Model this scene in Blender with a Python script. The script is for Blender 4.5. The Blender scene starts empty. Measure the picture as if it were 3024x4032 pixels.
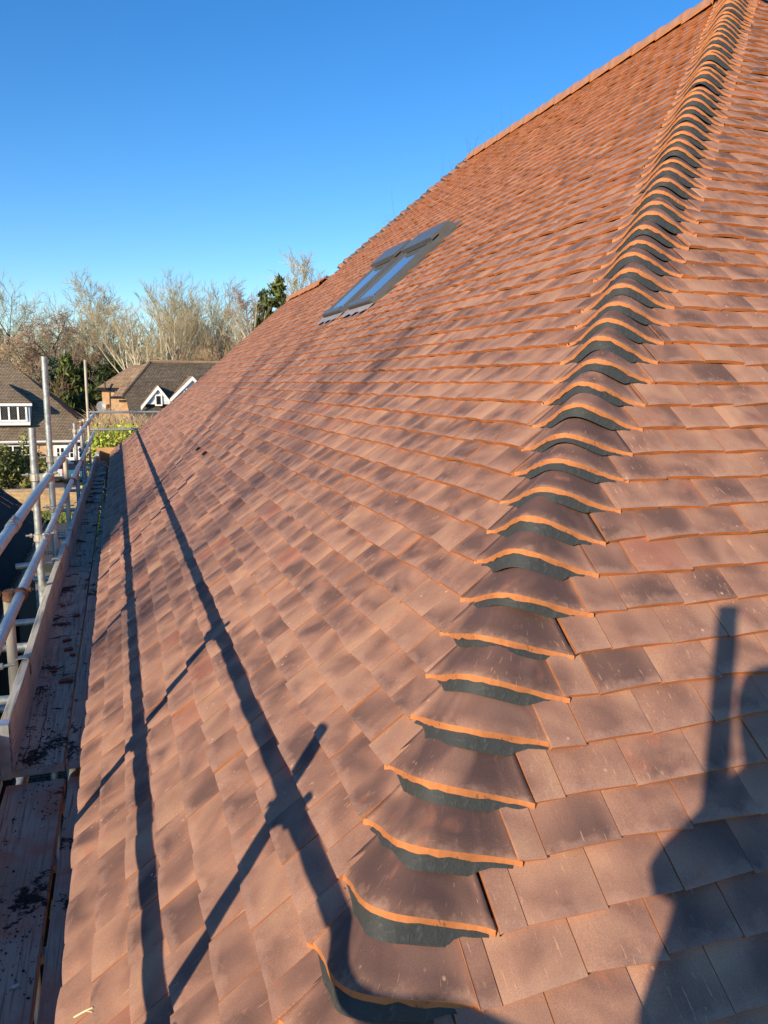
import bpy, math, random
import numpy as np
from mathutils import Vector, Matrix
random.seed(7); rng = np.random.default_rng(7)
C = bpy.context.scene.collection
S = bpy.context.scene

# ---------------------------------------------------------------- camera
FP = 3075.65
def cam_axes(p, yaw, roll):
    F = np.array([math.sin(yaw)*math.cos(p), math.cos(yaw)*math.cos(p), -math.sin(p)])
    r = np.array([math.cos(yaw), -math.sin(yaw), 0.0]); u = np.cross(r, F)
    return F, r*math.cos(roll)+u*math.sin(roll), -r*math.sin(roll)+u*math.cos(roll)
CF, CR, CU = cam_axes(.162, .3267, .0075)
cam = bpy.data.cameras.new('camera'); camo = bpy.data.objects.new('camera', cam); C.objects.link(camo)
cam.sensor_fit = 'VERTICAL'; cam.sensor_height = 24; cam.lens = FP/4032*24
cam.clip_start = .05; cam.clip_end = 2000
m = Matrix.Identity(4)
for i in range(3):
    m[i][0] = CR[i]; m[i][1] = CU[i]; m[i][2] = -CF[i]
camo.matrix_world = m
S.camera = camo
def onY(px, py, Y):                       # a sight line met at distance Y along the street
    d = CF+CR*(px-1512)/FP-CU*(py-2016)/FP
    return d*Y/d[1]
# ---------------------------------------------------------------- light
SD = Vector((1, .86, -.41)).normalized()
EL = math.asin(-SD.z); AZ = math.atan2(-SD.x, -SD.y)
w = bpy.data.worlds.new('World'); S.world = w; w.use_nodes = True
nt = w.node_tree; nt.nodes.clear()
sk = nt.nodes.new('ShaderNodeTexSky'); sk.sky_type = 'NISHITA'; sk.sun_disc = False
sk.sun_elevation = EL; sk.sun_rotation = AZ % (2*math.pi)
sk.altitude = 0; sk.air_density = 1.0; sk.dust_density = 0.1; sk.ozone_density = 4.0
bg = nt.nodes.new('ShaderNodeBackground'); bg.inputs[1].default_value = .135
wo = nt.nodes.new('ShaderNodeOutputWorld')
hs = nt.nodes.new('ShaderNodeHueSaturation'); hs.inputs['Saturation'].default_value = 1.24; hs.inputs['Hue'].default_value = .506
nt.links.new(sk.outputs[0], hs.inputs['Color']); nt.links.new(hs.outputs[0], bg.inputs[0]); nt.links.new(bg.outputs[0], wo.inputs[0])
sl = bpy.data.lights.new('sun', 'SUN'); sl.energy = 4.7; sl.angle = math.radians(.5); sl.color = (1, .82, .60)
so = bpy.data.objects.new('sun', sl); C.objects.link(so)
so.rotation_euler = SD.to_track_quat('-Z', 'Y').to_euler(); so.location = (-20, -20, 20)
S.view_settings.view_transform = 'Standard'; S.view_settings.look = 'None'
S.view_settings.exposure = .58; S.view_settings.gamma = 1
S.cycles.max_bounces = 6; S.cycles.transparent_max_bounces = 8

# ---------------------------------------------------------------- materials
def L(nt, a, b): nt.links.new(a, b)
class Mat:
    def __init__(s, name, rough=.8, metal=0, spec=.3):
        s.m = bpy.data.materials.new(name); s.m.use_nodes = True; s.nt = s.m.node_tree
        s.b = s.nt.nodes['Principled BSDF']
        s.b.inputs['Roughness'].default_value = rough; s.b.inputs['Metallic'].default_value = metal
        s.b.inputs['Specular IOR Level'].default_value = spec
    def n(s, t, **k):
        x = s.nt.nodes.new('ShaderNode'+t)
        for a, v in k.items(): setattr(x, a, v)
        return x
    def l(s, a, b): s.nt.links.new(a, b)
    def coord(s, kind='Object', scale=(1, 1, 1)):
        t = s.n('TexCoord'); mp = s.n('Mapping'); mp.inputs['Scale'].default_value = scale
        s.l(t.outputs[kind], mp.inputs[0]); return mp.outputs[0]
    def attr(s, name):
        a = s.n('Attribute'); a.attribute_name = name; return a
    def noise(s, vec, scale, detail=4, rough=.55, dist=0):
        x = s.n('TexNoise'); x.inputs['Scale'].default_value = scale; x.inputs['Detail'].default_value = detail
        x.inputs['Roughness'].default_value = rough; x.inputs['Distortion'].default_value = dist
        if vec is not None: s.l(vec, x.inputs['Vector'])
        return x.outputs['Fac']
    def ramp(s, fac, stops, interp='LINEAR'):
        r = s.n('ValToRGB'); r.color_ramp.interpolation = interp
        e = r.color_ramp.elements
        while len(e) < len(stops): e.new(.5)
        for q, (p, c) in zip(e, stops):
            q.position = p; q.color = (*c, 1) if isinstance(c, tuple) else (c, c, c, 1)
        s.l(fac, r.inputs[0]); return r.outputs[0]
    def mix(s, f, a, b, mode='MIX'):
        x = s.n('Mix', data_type='RGBA', blend_type=mode)
        for sock, v in ((x.inputs[0], f), (x.inputs[6], a), (x.inputs[7], b)):
            if isinstance(v, (int, float)): sock.default_value = v
            elif isinstance(v, tuple): sock.default_value = (*v, 1)
            else: s.l(v, sock)
        return x.outputs[2]
    def math(s, op, a, b=0):
        x = s.n('Math', operation=op)
        for i, v in enumerate((a, b)):
            if isinstance(v, (int, float)): x.inputs[i].default_value = v
            else: s.l(v, x.inputs[i])
        return x.outputs[0]
    def col(s, c):
        if isinstance(c, tuple): s.b.inputs['Base Color'].default_value = (*c, 1)
        else: s.l(c, s.b.inputs['Base Color'])
        return s
    def bump(s, h, strength=.3, dist=.01):
        b = s.n('Bump'); b.inputs['Strength'].default_value = strength; b.inputs['Distance'].default_value = dist
        s.l(h, b.inputs['Height']); s.l(b.outputs[0], s.b.inputs['Normal']); return s

def tile_mat():
    M = Mat('sanded_clay_tile', .82, spec=.35)
    a = M.attr('tuv').outputs['Vector']; c = M.attr('tcol')
    sep = M.n('SeparateColor'); M.l(c.outputs['Color'], sep.inputs[0])
    big = M.noise(a, 5.5, 2, .5, .6)
    f = M.math('ADD', M.math('MULTIPLY', big, 1.15), M.math('MULTIPLY', M.math('SUBTRACT', sep.outputs[0], .5), .20))
    lc = M.n('SeparateXYZ'); M.l(M.attr('tloc').outputs['Vector'], lc.inputs[0])
    cen = M.math('ABSOLUTE', M.math('SUBTRACT', lc.outputs[0], .5))
    f = M.math('ADD', f, M.math('SUBTRACT', M.math('MULTIPLY', cen, .22), .105))
    base = M.ramp(f, [(.28, (.150, .084, .066)), (.44, (.26, .138, .098)), (.60, (.370, .200, .133)), (.80, (.47, .266, .165))])
    # a few tiles are redder, with red flashes
    red = M.math('GREATER_THAN', sep.outputs[1], .975)
    base = M.mix(M.math('MULTIPLY', red, .5), base, (.36, .13, .085))
    fl = M.noise(a, 9, 2, .5, .4)
    base = M.mix(M.ramp(fl, [(.64, 0.), (.74, .55)]), base, (.42, .17, .10))
    en = M.math('ADD', lc.outputs[1], M.math('MULTIPLY', M.math('SUBTRACT', M.noise(a, 24, 4, .65), .5), 1.0))
    base = M.mix(M.ramp(en, [(.02, .42), (.26, 0.)]), base, (.47, .28, .20))
    # fine sand grain
    g = M.noise(a, 420, 3, .75)
    base = M.mix(.55, base, M.ramp(g, [(.3, .5), (.7, 1.3)]), 'MULTIPLY')
    # pale streaks along the slope and a few splashes
    mp = M.n('Mapping'); mp.inputs['Scale'].default_value = (190, 30, 40); M.l(a, mp.inputs[0])
    mp.inputs['Rotation'].default_value = (0, 0, .12)
    st = M.noise(mp.outputs[0], 1, 2, .5, .3)
    zone = M.noise(a, 3.2, 1)
    stf = M.math('MULTIPLY', M.ramp(st, [(.665, 0.), (.71, 1.)]), M.ramp(zone, [(.46, .2), (.60, 1.)]))
    base = M.mix(M.math('MULTIPLY', stf, .6), base, (.66, .38, .21))
    v = M.n('TexVoronoi'); v.inputs['Scale'].default_value = 26; M.l(a, v.inputs['Vector'])
    sp = M.ramp(v.outputs['Distance'], [(.07, 1.), (.13, 0.)])
    base = M.mix(M.math('MULTIPLY', M.math('MULTIPLY', sp, sep.outputs[2]), M.ramp(zone, [(.5, 0.), (.56, .9)])), base, (.60, .36, .24))
    scuff = M.noise(a, 60, 5, .75, 1.5)
    base = M.mix(M.math('MULTIPLY', M.ramp(scuff, [(.58, 0.), (.75, .55)]), M.ramp(M.noise(a, 11, 2), [(.5, 0.), (.62, 1.)])), base, (.52, .30, .22))
    M.col(base)
    M.bump(M.math('ADD', M.math('MULTIPLY', g, .5), M.noise(a, 45, 3)), .35, .0012)
    return M.m
def clay_mat(name='clay_edge', col=(.60, .205, .062), smear=False):
    M = Mat(name, .8, spec=.25)
    v = M.coord()
    n = M.noise(v, 25, 4); c = M.mix(M.ramp(n, [(.35, 0.), (.7, 1.)]), col, tuple(x*.72 for x in col))
    if smear:
        d = M.noise(v, 16, 4, .7, .5)
        c = M.mix(M.ramp(d, [(.66, 0.), (.71, .9)]), c, (.05, .045, .04))
    M.col(c); M.bump(n, .3, .002); return M.m
def mortar_mat():
    M = Mat('dark_mortar', .72, spec=.4); v = M.coord()
    n = M.noise(v, 60, 6, .7, .4); n2 = M.noise(v, 9, 3)
    c = M.mix(n2, (.028, .032, .031), (.068, .074, .071))
    c = M.mix(M.ramp(n, [(.55, 0.), (.75, .6)]), c, (.14, .145, .14))
    M.col(c); M.bump(n, .6, .006); return M.m
def simple(name, c, rough=.8, metal=0, nscale=12, var=.25, bump=.2, bd=.005, spec=.3, stretch=(1, 1, 1), detail=4):
    M = Mat(name, rough, metal, spec); v = M.coord(scale=stretch)
    n = M.noise(v, nscale, detail)
    M.col(M.mix(M.ramp(n, [(.3, 0.), (.7, 1.)]), tuple(x*(1-var) for x in c), tuple(min(1, x*(1+var)) for x in c)))
    if bump: M.bump(n, bump, bd)
    return M.m
def galv_mat(name='galvanised_steel', c=(.50, .555, .54), rough=.42):
    M = Mat(name, rough, .5, .5); v = M.coord(scale=(1, 1, 1))
    n = M.noise(v, 30, 5, .6); n2 = M.noise(v, 5, 3)
    cc = M.mix(M.ramp(n, [(.4, 0.), (.65, 1.)]), tuple(x*.78 for x in c), tuple(x*1.15 for x in c))
    cc = M.mix(M.ramp(n2, [(.62, 0.), (.75, .6)]), cc, (.30, .26, .22))
    M.col(cc); M.l(M.ramp(n, [(.3, .34), (.7, .6)]), M.b.inputs['Roughness']); M.bump(n, .15, .002); return M.m
def wood_mat(name, c1, c2, dirt=0., red=0., seed=0., toe=False):
    M = Mat(name, .88, spec=.15); t = M.n('TexCoord')
    mp = M.n('Mapping'); mp.inputs['Location'].default_value = (seed, seed, seed); M.l(t.outputs['Object'], mp.inputs[0])
    v = mp.outputs[0]
    mp2 = M.n('Mapping'); mp2.inputs['Scale'].default_value = (95, 3.0, 95); M.l(v, mp2.inputs[0])
    g = M.noise(mp2.outputs[0], 1, 5, .6, .6)
    c = M.mix(M.ramp(g, [(.3, 0.), (.7, 1.)]), c1, c2)
    c = M.mix(M.ramp(g, [(.36, .65), (.46, 0.)]), c, tuple(x*.35 for x in c1))
    c = M.mix(M.ramp(M.noise(v, 3, 3), [(.4, 0.), (.75, .55)]), c, tuple(x*.55 for x in c1))
    if red: c = M.mix(M.math('MULTIPLY', M.ramp(M.noise(v, 3.7, 3, .6, .5), [(.42, 0.), (.62, 1.)]), red), c, (.62, .24, .15))
    if dirt:
        d = M.noise(v, 38, 9, .78, .6); z = M.noise(v, 4.2, 3, .6, .5)
        k = M.math('ADD', d, M.math('MULTIPLY', M.math('SUBTRACT', z, .5), 1.5))
        c = M.mix(M.math('MULTIPLY', M.ramp(k, [(.68-.09*dirt, 0.), (.72-.09*dirt, 1.)]), .93), c, (.016, .013, .013))
    M.col(c); M.bump(g, .35, .003); return M.m
def brick_mat(name, a, b, mortar, scale=1., w=.225, h=.075, rough=.9, axis='xz'):
    M = Mat(name, rough); t = M.n('TexCoord'); s = M.n('SeparateXYZ'); M.l(t.outputs['Object'], s.inputs[0])
    cb = M.n('CombineXYZ')
    ix = {'x': 0, 'y': 1, 'z': 2}
    if axis == 'wz':
        M.l(M.math('ADD', s.outputs[0], s.outputs[1]), cb.inputs[0]); M.l(s.outputs[2], cb.inputs[1])
    else:
        M.l(s.outputs[ix[axis[0]]], cb.inputs[0]); M.l(s.outputs[ix[axis[1]]], cb.inputs[1])
    br = M.n('TexBrick'); M.l(cb.outputs[0], br.inputs['Vector'])
    br.inputs['Scale'].default_value = scale; br.inputs['Brick Width'].default_value = w; br.inputs['Row Height'].default_value = h
    br.inputs['Mortar Size'].default_value = .012*h/.075; br.inputs['Color1'].default_value = (*a, 1); br.inputs['Color2'].default_value = (*b, 1)
    br.inputs['Mortar'].default_value = (*mortar, 1)
    n = M.noise(t.outputs['Object'], 2.5, 4)
    c = M.mix(.6, br.outputs['Color'], M.ramp(n, [(.3, .6), (.7, 1.3)]), 'MULTIPLY')
    M.col(c); M.bump(br.outputs['Fac'], -.3, .01); return M.m
def old_roof_mat(name, a, b, moss=(.20, .17, .10), mossy=.35):
    M = Mat(name, .95, spec=.1); t = M.n('TexCoord'); s = M.n('SeparateXYZ'); M.l(t.outputs['Object'], s.inputs[0])
    cb = M.n('CombineXYZ'); M.l(M.math('ADD', s.outputs[0], M.math('MULTIPLY', s.outputs[1], .35)), cb.inputs[0]); M.l(s.outputs[2], cb.inputs[1])
    br = M.n('TexBrick'); M.l(cb.outputs[0], br.inputs['Vector'])
    br.inputs['Scale'].default_value = 1; br.inputs['Brick Width'].default_value = .22; br.inputs['Row Height'].default_value = .105
    br.inputs['Mortar Size'].default_value = .018
    br.inputs['Color1'].default_value = (*a, 1); br.inputs['Color2'].default_value = (*b, 1); br.inputs['Mortar'].default_value = (a[0]*.3, a[1]*.3, a[2]*.3, 1)
    n = M.noise(t.outputs['Object'], 6, 6, .7); n2 = M.noise(t.outputs['Object'], .9, 3)
    c = M.mix(M.math('MULTIPLY', M.ramp(n, [(.52, 0.), (.62, 1.)]), mossy), br.outputs['Color'], moss)
    c = M.mix(.5, c, M.ramp(n2, [(.3, .65), (.7, 1.3)]), 'MULTIPLY')
    M.col(c); M.bump(M.math('ADD', br.outputs['Fac'], M.math('MULTIPLY', n, -1)), -.5, .03); return M.m
def leaf_mat(name, a, b, trans=.0, rough=.6):
    M = Mat(name, rough, spec=.3); r = M.attr('rnd')
    M.col(M.mix(r.outputs['Fac'], a, b))
    return M.m
def flat(name, c, rough=.5, metal=0, spec=.4): return Mat(name, rough, metal, spec).col(c).m

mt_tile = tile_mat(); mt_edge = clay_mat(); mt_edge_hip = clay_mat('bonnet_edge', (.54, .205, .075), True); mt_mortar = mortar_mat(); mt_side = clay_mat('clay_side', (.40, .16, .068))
mt_galv = galv_mat(); mt_galv2 = galv_mat('weathered_galvanised_steel', (.40, .44, .44), .55)
mt_palepost = simple('pale_weathered_tube', (.52, .47, .36), .75, .1, 14, .3, .3, .003, stretch=(1, 1, .25))
mt_rust = simple('rusty_coupler_steel', (.23, .12, .07), .75, .4, 30, .45)
mt_coupler = simple('zinc_coupler_steel', (.46, .43, .36), .5, .6, 30, .35)
mt_dark = flat('dark_void_felt', (.012, .012, .013), .95, 0, .1)
mt_underlay = flat('black_underlay', (.02, .02, .022), .9, 0, .2)
mt_glass = flat('dark_window_glass', (.015, .018, .022), .06, 0, .8)
mt_skyglass = flat('skylight_glass', (.20, .225, .25), .06, .55, 1.0)
mt_frame = simple('grey_aluminium_cladding', (.17, .178, .17), .38, .55, 8, .08, 0)
mt_lead = simple('lead_flashing', (.36, .34, .35), .6, .3, 10, .2, .4, .004)
mt_white = simple('white_paint', (.78, .78, .75), .5, 0, 3, .06, 0)
mt_whiteclad = brick_mat('white_weatherboard', (.70, .74, .76), (.72, .76, .78), (.45, .48, .50), 1, 9., .16)
mt_blackpl = flat('black_plastic', (.015, .015, .016), .4, 0, .5)

# ---------------------------------------------------------------- mesh helper
class MB:
    def __init__(s): s.v = []; s.f = []; s.mi = []; s.r = []
    def add(s, vs, fs, mi=0, r=None):
        o = len(s.v); s.v.extend([tuple(map(float, p)) for p in vs])
        for f in fs: s.f.append(tuple(i+o for i in f)); s.mi.append(mi); s.r.append(random.random() if r is None else r)
    def poly(s, pts, mi=0): s.add(pts, [tuple(range(len(pts)))], mi)
    def box(s, x0, x1, y0, y1, z0, z1, mi=0):
        v = [(x, y, z) for x in (x0, x1) for y in (y0, y1) for z in (z0, z1)]
        s.add(v, [(0, 1, 3, 2), (4, 6, 7, 5), (0, 4, 5, 1), (2, 3, 7, 6), (0, 2, 6, 4), (1, 5, 7, 3)], mi)
    def obox(s, o, ax, ay, az, mi=0):      # box with corner o and edge vectors
        o, ax, ay, az = map(np.array, (o, ax, ay, az))
        v = [o+i*ax+j*ay+k*az for i in (0, 1) for j in (0, 1) for k in (0, 1)]
        s.add(v, [(0, 1, 3, 2), (4, 6, 7, 5), (0, 4, 5, 1), (2, 3, 7, 6), (0, 2, 6, 4), (1, 5, 7, 3)], mi)
    def tube(s, pts, rads, n=8, mi=0, cap=True, hollow=False):
        pts = [np.array(p, float) for p in pts]
        if not hasattr(rads, '__len__'): rads = [rads]*len(pts)
        o = len(s.v); up = None
        for i, p in enumerate(pts):
            d = pts[min(i+1, len(pts)-1)]-pts[max(i-1, 0)]; d = d/(np.linalg.norm(d)+1e-9)
            if up is None or abs(d@up) > .95: up = np.array([0, 0, 1.]) if abs(d[2]) < .9 else np.array([1., 0, 0])
            a = np.cross(d, up); a /= np.linalg.norm(a); b = np.cross(d, a)
            for k in range(n):
                t = 2*math.pi*k/n; q = p+rads[i]*(a*math.cos(t)+b*math.sin(t)); s.v.append(tuple(q))
        rr = random.random()
        for i in range(len(pts)-1):
            for k in range(n):
                s.f.append((o+i*n+k, o+i*n+(k+1) % n, o+(i+1)*n+(k+1) % n, o+(i+1)*n+k)); s.mi.append(mi); s.r.append(rr)
        if cap:
            s.f.append(tuple(o+k for k in range(n))[::-1]); s.f.append(tuple(o+(len(pts)-1)*n+k for k in range(n)))
            s.mi += [mi, mi]; s.r += [rr, rr]
    def prism(s, poly, d, mi=0):
        n = len(poly); d = np.array(d, float); a = [np.array(p, float) for p in poly]; b = [p+d for p in a]
        s.add(a+b, [tuple(range(n))[::-1], tuple(range(n, 2*n))]+[(i, (i+1) % n, n+(i+1) % n, n+i) for i in range(n)], mi)
    def build(s, name, mats, parent=None, smooth=False, origin=None):
        me = bpy.data.meshes.new(name)
        v = s.v
        if origin is not None: v = [(a-origin[0], b-origin[1], c-origin[2]) for a, b, c in v]
        me.from_pydata(v, [], s.f)
        if not isinstance(mats, (list, tuple)): mats = [mats]
        for m_ in mats: me.materials.append(m_)
        me.polygons.foreach_set('material_index', s.mi)
        at = me.attributes.new('rnd', 'FLOAT', 'FACE'); at.data.foreach_set('value', s.r)
        if smooth: me.polygons.foreach_set('use_smooth', [True]*len(s.f))
        me.update()
        o = bpy.data.objects.new(name, me); C.objects.link(o)
        if origin is not None: o.location = origin
        if parent is not None: o.parent = parent
        return o
def tag(o, label=None, cat=None, group=None, kind=None):
    if label: o['label'] = label
    if cat: o['category'] = cat
    if group: o['group'] = group
    if kind: o['kind'] = kind
    return o
def empty(name, label, cat, group=None, loc=(0, 0, 0)):
    o = bpy.data.objects.new(name, None); C.objects.link(o); o.location = loc
    o.empty_display_size = .2
    return tag(o, label, cat, group)
def rebase(root, *obs):                   # parts built in world coordinates under an Empty that stands elsewhere
    for o in obs: o.matrix_parent_inverse = Matrix.Translation(root.location).inverted()

# ================================================================= SETTING
GZ = -6.9
g = MB(); g.poly([(-900, -900, GZ), (900, -900, GZ), (900, 900, GZ), (-900, 900, GZ)])
tag(g.build('ground', simple('rough_grass_ground', (.075, .085, .035), .95, 0, .8, .4, 0)), kind='structure')
def sheet(name, pts, mat, dz):
    b = MB(); b.poly([(x, y, GZ+dz) for x, y in pts]); return tag(b.build(name, mat), kind='structure')
mt_asph = simple('asphalt', (.085, .085, .09), .9, 0, 40, .25, .2, .004)
sheet('driveway', [(-30, 47), (12, 47), (12, 61.8), (-30, 61.8)], mt_asph, .008)
sheet('road', [(-40, 31.5), (30, 31.5), (30, 41), (-40, 41)], mt_asph, .008)
mt_paver = brick_mat('concrete_block_paving', (.36, .32, .25), (.30, .265, .21), (.13, .12, .10), 1, .21, .105, axis='xy')
sheet('block_paving', [(-6.5, 12), (6, 12), (6, 30.3), (-6.5, 30.3)], mt_paver, .012)
gb = MB()
for _ in range(5200):
    x = random.uniform(-9, 3); y = random.uniform(41.2, 45.2); h = random.uniform(.08, .22); a = random.uniform(0, 6.3)
    gb.add([(x, y, GZ), (x+.05*math.cos(a), y+.05*math.sin(a), GZ), (x+random.uniform(-.05, .05), y+random.uniform(-.05, .05), GZ+h)], [(0, 1, 2)])
tag(gb.build('grass', leaf_mat('lawn_grass', (.13, .16, .03), (.24, .27, .06))), 'strip of short grass below the low brick wall', 'grass', kind='stuff')

# ================================================================= THE TILED HOUSE
XA, YB, Z0 = .2858, 1.0149, -1.0021
TH = math.radians(42.56); tT = math.tan(TH); sT = math.sin(TH); cT = math.cos(TH)
DZ = .1*sT; DX = .1*cT
EAVE_K = -6.5                              # eaves course
def zk(k): return Z0+k*DZ
KR = (3.16-Z0)/DZ                          # ridge, in courses
XR = XA+KR*DX; YN = YB+KR*DX               # ridge x, near end of ridge y
YF = 10.27                                 # far end of the main ridge
XL, ZL = 3.09, 1.57; KL = (ZL-Z0)/DZ       # lower ridge
XL = XA+KL*DX
YL1 = YF+(XR-XL); YL2 = 14.15
X_E = XA+EAVE_K*DX; Y_E = YB+EAVE_K*DX; Z_E = zk(EAVE_K)
YFE = YL2+(XL-X_E)                         # far end of the eaves
house = empty('house', 'new orange clay tiled hip roof of the house with two skylights, seen from the scaffold', 'house', loc=(3, 8, GZ))

def tiles(name, origin, A, U, N, kmax, ulo, uhi, skip=None, seed=1, phase=0.):
    """plain tiles: A along the course, U up the slope, N outward; ulo/uhi(k) bound each course"""
    r = np.random.default_rng(seed)
    origin, A, U, N = map(np.array, (origin, A, U, N))
    V = []; Fc = []; MI = []; UV = []; TC = []; LC = []
    W = .1655; NX = 4
    row = 0
    courses = [-6.45, -5.4, -4.3, -3.2, -2.12, -1.05]+[float(q) for q in range(0, 80)]
    for k in courses:
        if k >= kmax-.2: break
        lo, hi = ulo(k)+.228, uhi(k)-.228
        off = (row % 2)*W/2+phase+r.normal(0, .004)
        u = math.floor((lo-off)/W)*W+off
        wob = r.normal(0, .0012)
        while u < hi:
            u0, u1 = u+.0010, u+W-.0010
            uc = (u0+u1)/2
            ok = not (u1 < lo or u0 > hi) and not (skip and skip(uc, k))
            if ok:
                js = r.normal(0, .0019)+wob; lift = abs(r.normal(0, .0022)); roll = r.normal(0, .0009); rot = r.normal(0, .006)
                if r.random() < .05: lift += r.uniform(.002, .005)
                arch = .0044+r.normal(0, .0011)
                c3 = (r.random(), r.random(), 1. if r.random() < .35 else 0.)
                ro = r.uniform(-60, 60, 3)
                base = len(V)
                s0 = (k*.1)+js
                cols = []
                for i in range(NX+1):
                    t = i/NX; uu = u0+(u1-u0)*t; uu = min(max(uu, lo), hi)
                    hh = arch*(1-(2*t-1)**2)+lift+roll*(2*t-1)
                    ds = rot*(t-.5)
                    cols.append((uu, hh, ds))
                for (ss, dh) in ((0, 0), (.05, -.0055), (.128, -.0150)):
                    for (uu, hh, ds) in cols:
                        V.append(origin+A*uu+U*(s0+ss+ds)+N*(hh*(1-ss*3)+dh)); UV.append((uu+ro[0], ss+ro[1], ro[2])); LC.append(((uu-u0)/(u1-u0), ss*10, 0))
                for (uu, hh, ds) in cols:                       # lower rim of the front edge
                    V.append(origin+A*uu+U*(s0+ds+.0008)+N*(hh-.0138)); UV.append((uu, -.01, ro[2])); LC.append((.5, 0, 0))
                for (uu, hh, ds) in (cols[0], cols[-1]):        # lower rim of the side edges (back)
                    V.append(origin+A*uu+U*(s0+.128+ds)+N*(hh*.6-.015-.0125)); UV.append((uu, .1, ro[2])); LC.append((.5, 0, 0))
                n1 = NX+1
                for j in range(2):
                    for i in range(NX):
                        a = base+j*n1+i; Fc.append((a, a+1, a+n1+1, a+n1)); MI.append(0); TC.append(c3)
                for i in range(NX):
                    a = base+i; b = base+3*n1+i; Fc.append((b, b+1, a+1, a)); MI.append(1); TC.append(c3)
                e = base+4*n1
                Fc.append((base+3*n1, base, base+n1, base+2*n1, e)); MI.append(2); TC.append(c3)
                Fc.append((base+NX, base+3*n1+NX, e+1, base+2*n1+NX, base+n1+NX)); MI.append(2); TC.append(c3)
            u += W
        row += 1
    me = bpy.data.meshes.new(name)
    me.from_pydata([tuple(p) for p in V], [], Fc)
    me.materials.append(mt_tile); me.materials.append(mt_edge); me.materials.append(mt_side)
    me.polygons.foreach_set('material_index', MI)
    at = me.attributes.new('tuv', 'FLOAT_VECTOR', 'POINT'); at.data.foreach_set('vector', np.array(UV, dtype=np.float32).ravel())
    at = me.attributes.new('tloc', 'FLOAT_VECTOR', 'POINT'); at.data.foreach_set('vector', np.array(LC, dtype=np.float32).ravel())
    at = me.attributes.new('tcol', 'FLOAT_COLOR', 'FACE')
    tc = np.ones((len(TC), 4), dtype=np.float32); tc[:, :3] = np.array(TC); at.data.foreach_set('color', tc.ravel())
    me.update()
    o = bpy.data.objects.new(name, me); C.objects.link(o); o.parent = house; rebase(house, o)
    return o

# skylight rectangles on the main slope, in (y, slope length)
SKY = [(6.58, 7.33), (7.55, 8.30)]
SK0, SK1 = (2.125-XA)/cT, (2.835-XA)/cT
def skipA(u, k):
    s = k*.1+.05
    for a, b in SKY:
        if a-.085 < u < b+.085 and SK0-.03 < s < SK1+.05: return True
        if a+.02 < u < b-.02 and SK0-.13 < s <= SK0-.03: return True
    return False
def loA(k): return YB+k*DX
FE = [(-.30, 17.9), (-.2, 17.6), (-.04, 17.3), (.30, 16.55), (.56, 16.3), (.76, 15.98), (1.02, 15.6), (1.36, 15.1), (1.89, 14.93), (2.43, 14.76), (3.2, 14.1)]
def hiA(k):
    x = XA+k*DX
    if x < XL: return float(np.interp(x, [q[0] for q in FE], [q[1] for q in FE]))+.228
    return YF+(XR-x)
NA = (-sT, 0, cT); UA = (cT, 0, sT)
tag(tiles('roof_slope', (XA, 0, Z0), (0, 1, 0), UA, NA, KR, loA, hiA, skipA, 3), 'long left roof slope of orange and brown clay tiles with the skylights')
NB = (0, -sT, cT); UB = (0, cT, sT)
tag(tiles('roof_slope', (0, YB, Z0), (1, 0, 0), UB, NB, KR, lambda k: XA+k*DX, lambda k: min(XA+8.5, 2*XR-(XA+k*DX)), None, 5, .06), 'hip end roof slope on the right in shade of the photographer')
# solid deck under the tiles and the slopes out of view
dk = MB()
def AP(x, y, d=.034): return (x+sT*d, y, Z0+(x-XA)*tT-cT*d)
def BP(x, y, d=.034): return (x, y+sT*d, Z0+(y-YB)*tT-cT*d)
fe = [q for q in FE if X_E < q[0] < XL]
dk.poly([AP(X_E, Y_E), AP(X_E, 17.58)]+[AP(x_, y_-.03) for x_, y_ in fe]+[AP(XL, YL2), AP(XL, YL1), AP(XR, YF), AP(XR, YN)])
for (xa_, ya_), (xb_, yb_) in zip(fe[:-1], fe[1:]):
    dk.poly([AP(xa_, ya_-.03), AP(xb_, yb_-.03), (xb_+2.5, yb_+1.2, Z_E-.05), (xa_+2.5, ya_+1.2, Z_E-.05)])
X_R2 = 2*XR-X_E
dk.poly([BP(X_E, Y_E), BP(XR, YN), BP(X_R2, Y_E)])
dk.poly([(XR, YN, 3.14), (XR, YF, 3.14), (X_R2, YF+XR-X_E, Z_E-.03), (X_R2, Y_E, Z_E-.03)])
dk.poly([(XR, YF, 3.13), (XL+.03, YL1, ZL-.05), (XL+.03, YL2, ZL-.05), (X_E+3, YFE, Z_E-.05), (X_R2, YFE, Z_E-.05)])
o = dk.build('roof_deck', mt_underlay, house); rebase(house, o)
# walls, soffit
wl = MB(); wl.box(X_E+.32, X_R2-.32, Y_E+.32, YFE-.32, GZ, Z_E-.12)
o = wl.build('wall', brick_mat('house_brick', (.36, .15, .075), (.30, .12, .06), (.33, .29, .24), axis='wz'), house); rebase(house, o)
sf = MB(); sf.box(X_E+.05, X_R2-.05, Y_E+.05, YFE-.05, Z_E-.12, Z_E-.045)
o = sf.build('soffit', mt_dark, house); rebase(house, o)
# two small black boxes on the tiles, painting the dark of open gaps
for (px, py) in ((774, 1776), (799, 1794)):
    d = CF+CR*(px-1512)/FP-CU*(py-2016)/FP; s_ = (Z0-XA*tT)/(d[2]-d[0]*tT); p = d*s_
    b = MB(); n_ = np.array(NA); u_ = np.array(UA)
    b.obox(p-n_*.005, np.array((0, .085, 0)), u_*.045, n_*.012)
    o = b.build('tile_gap_dark', mt_dark, house); rebase(house, o)

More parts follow.
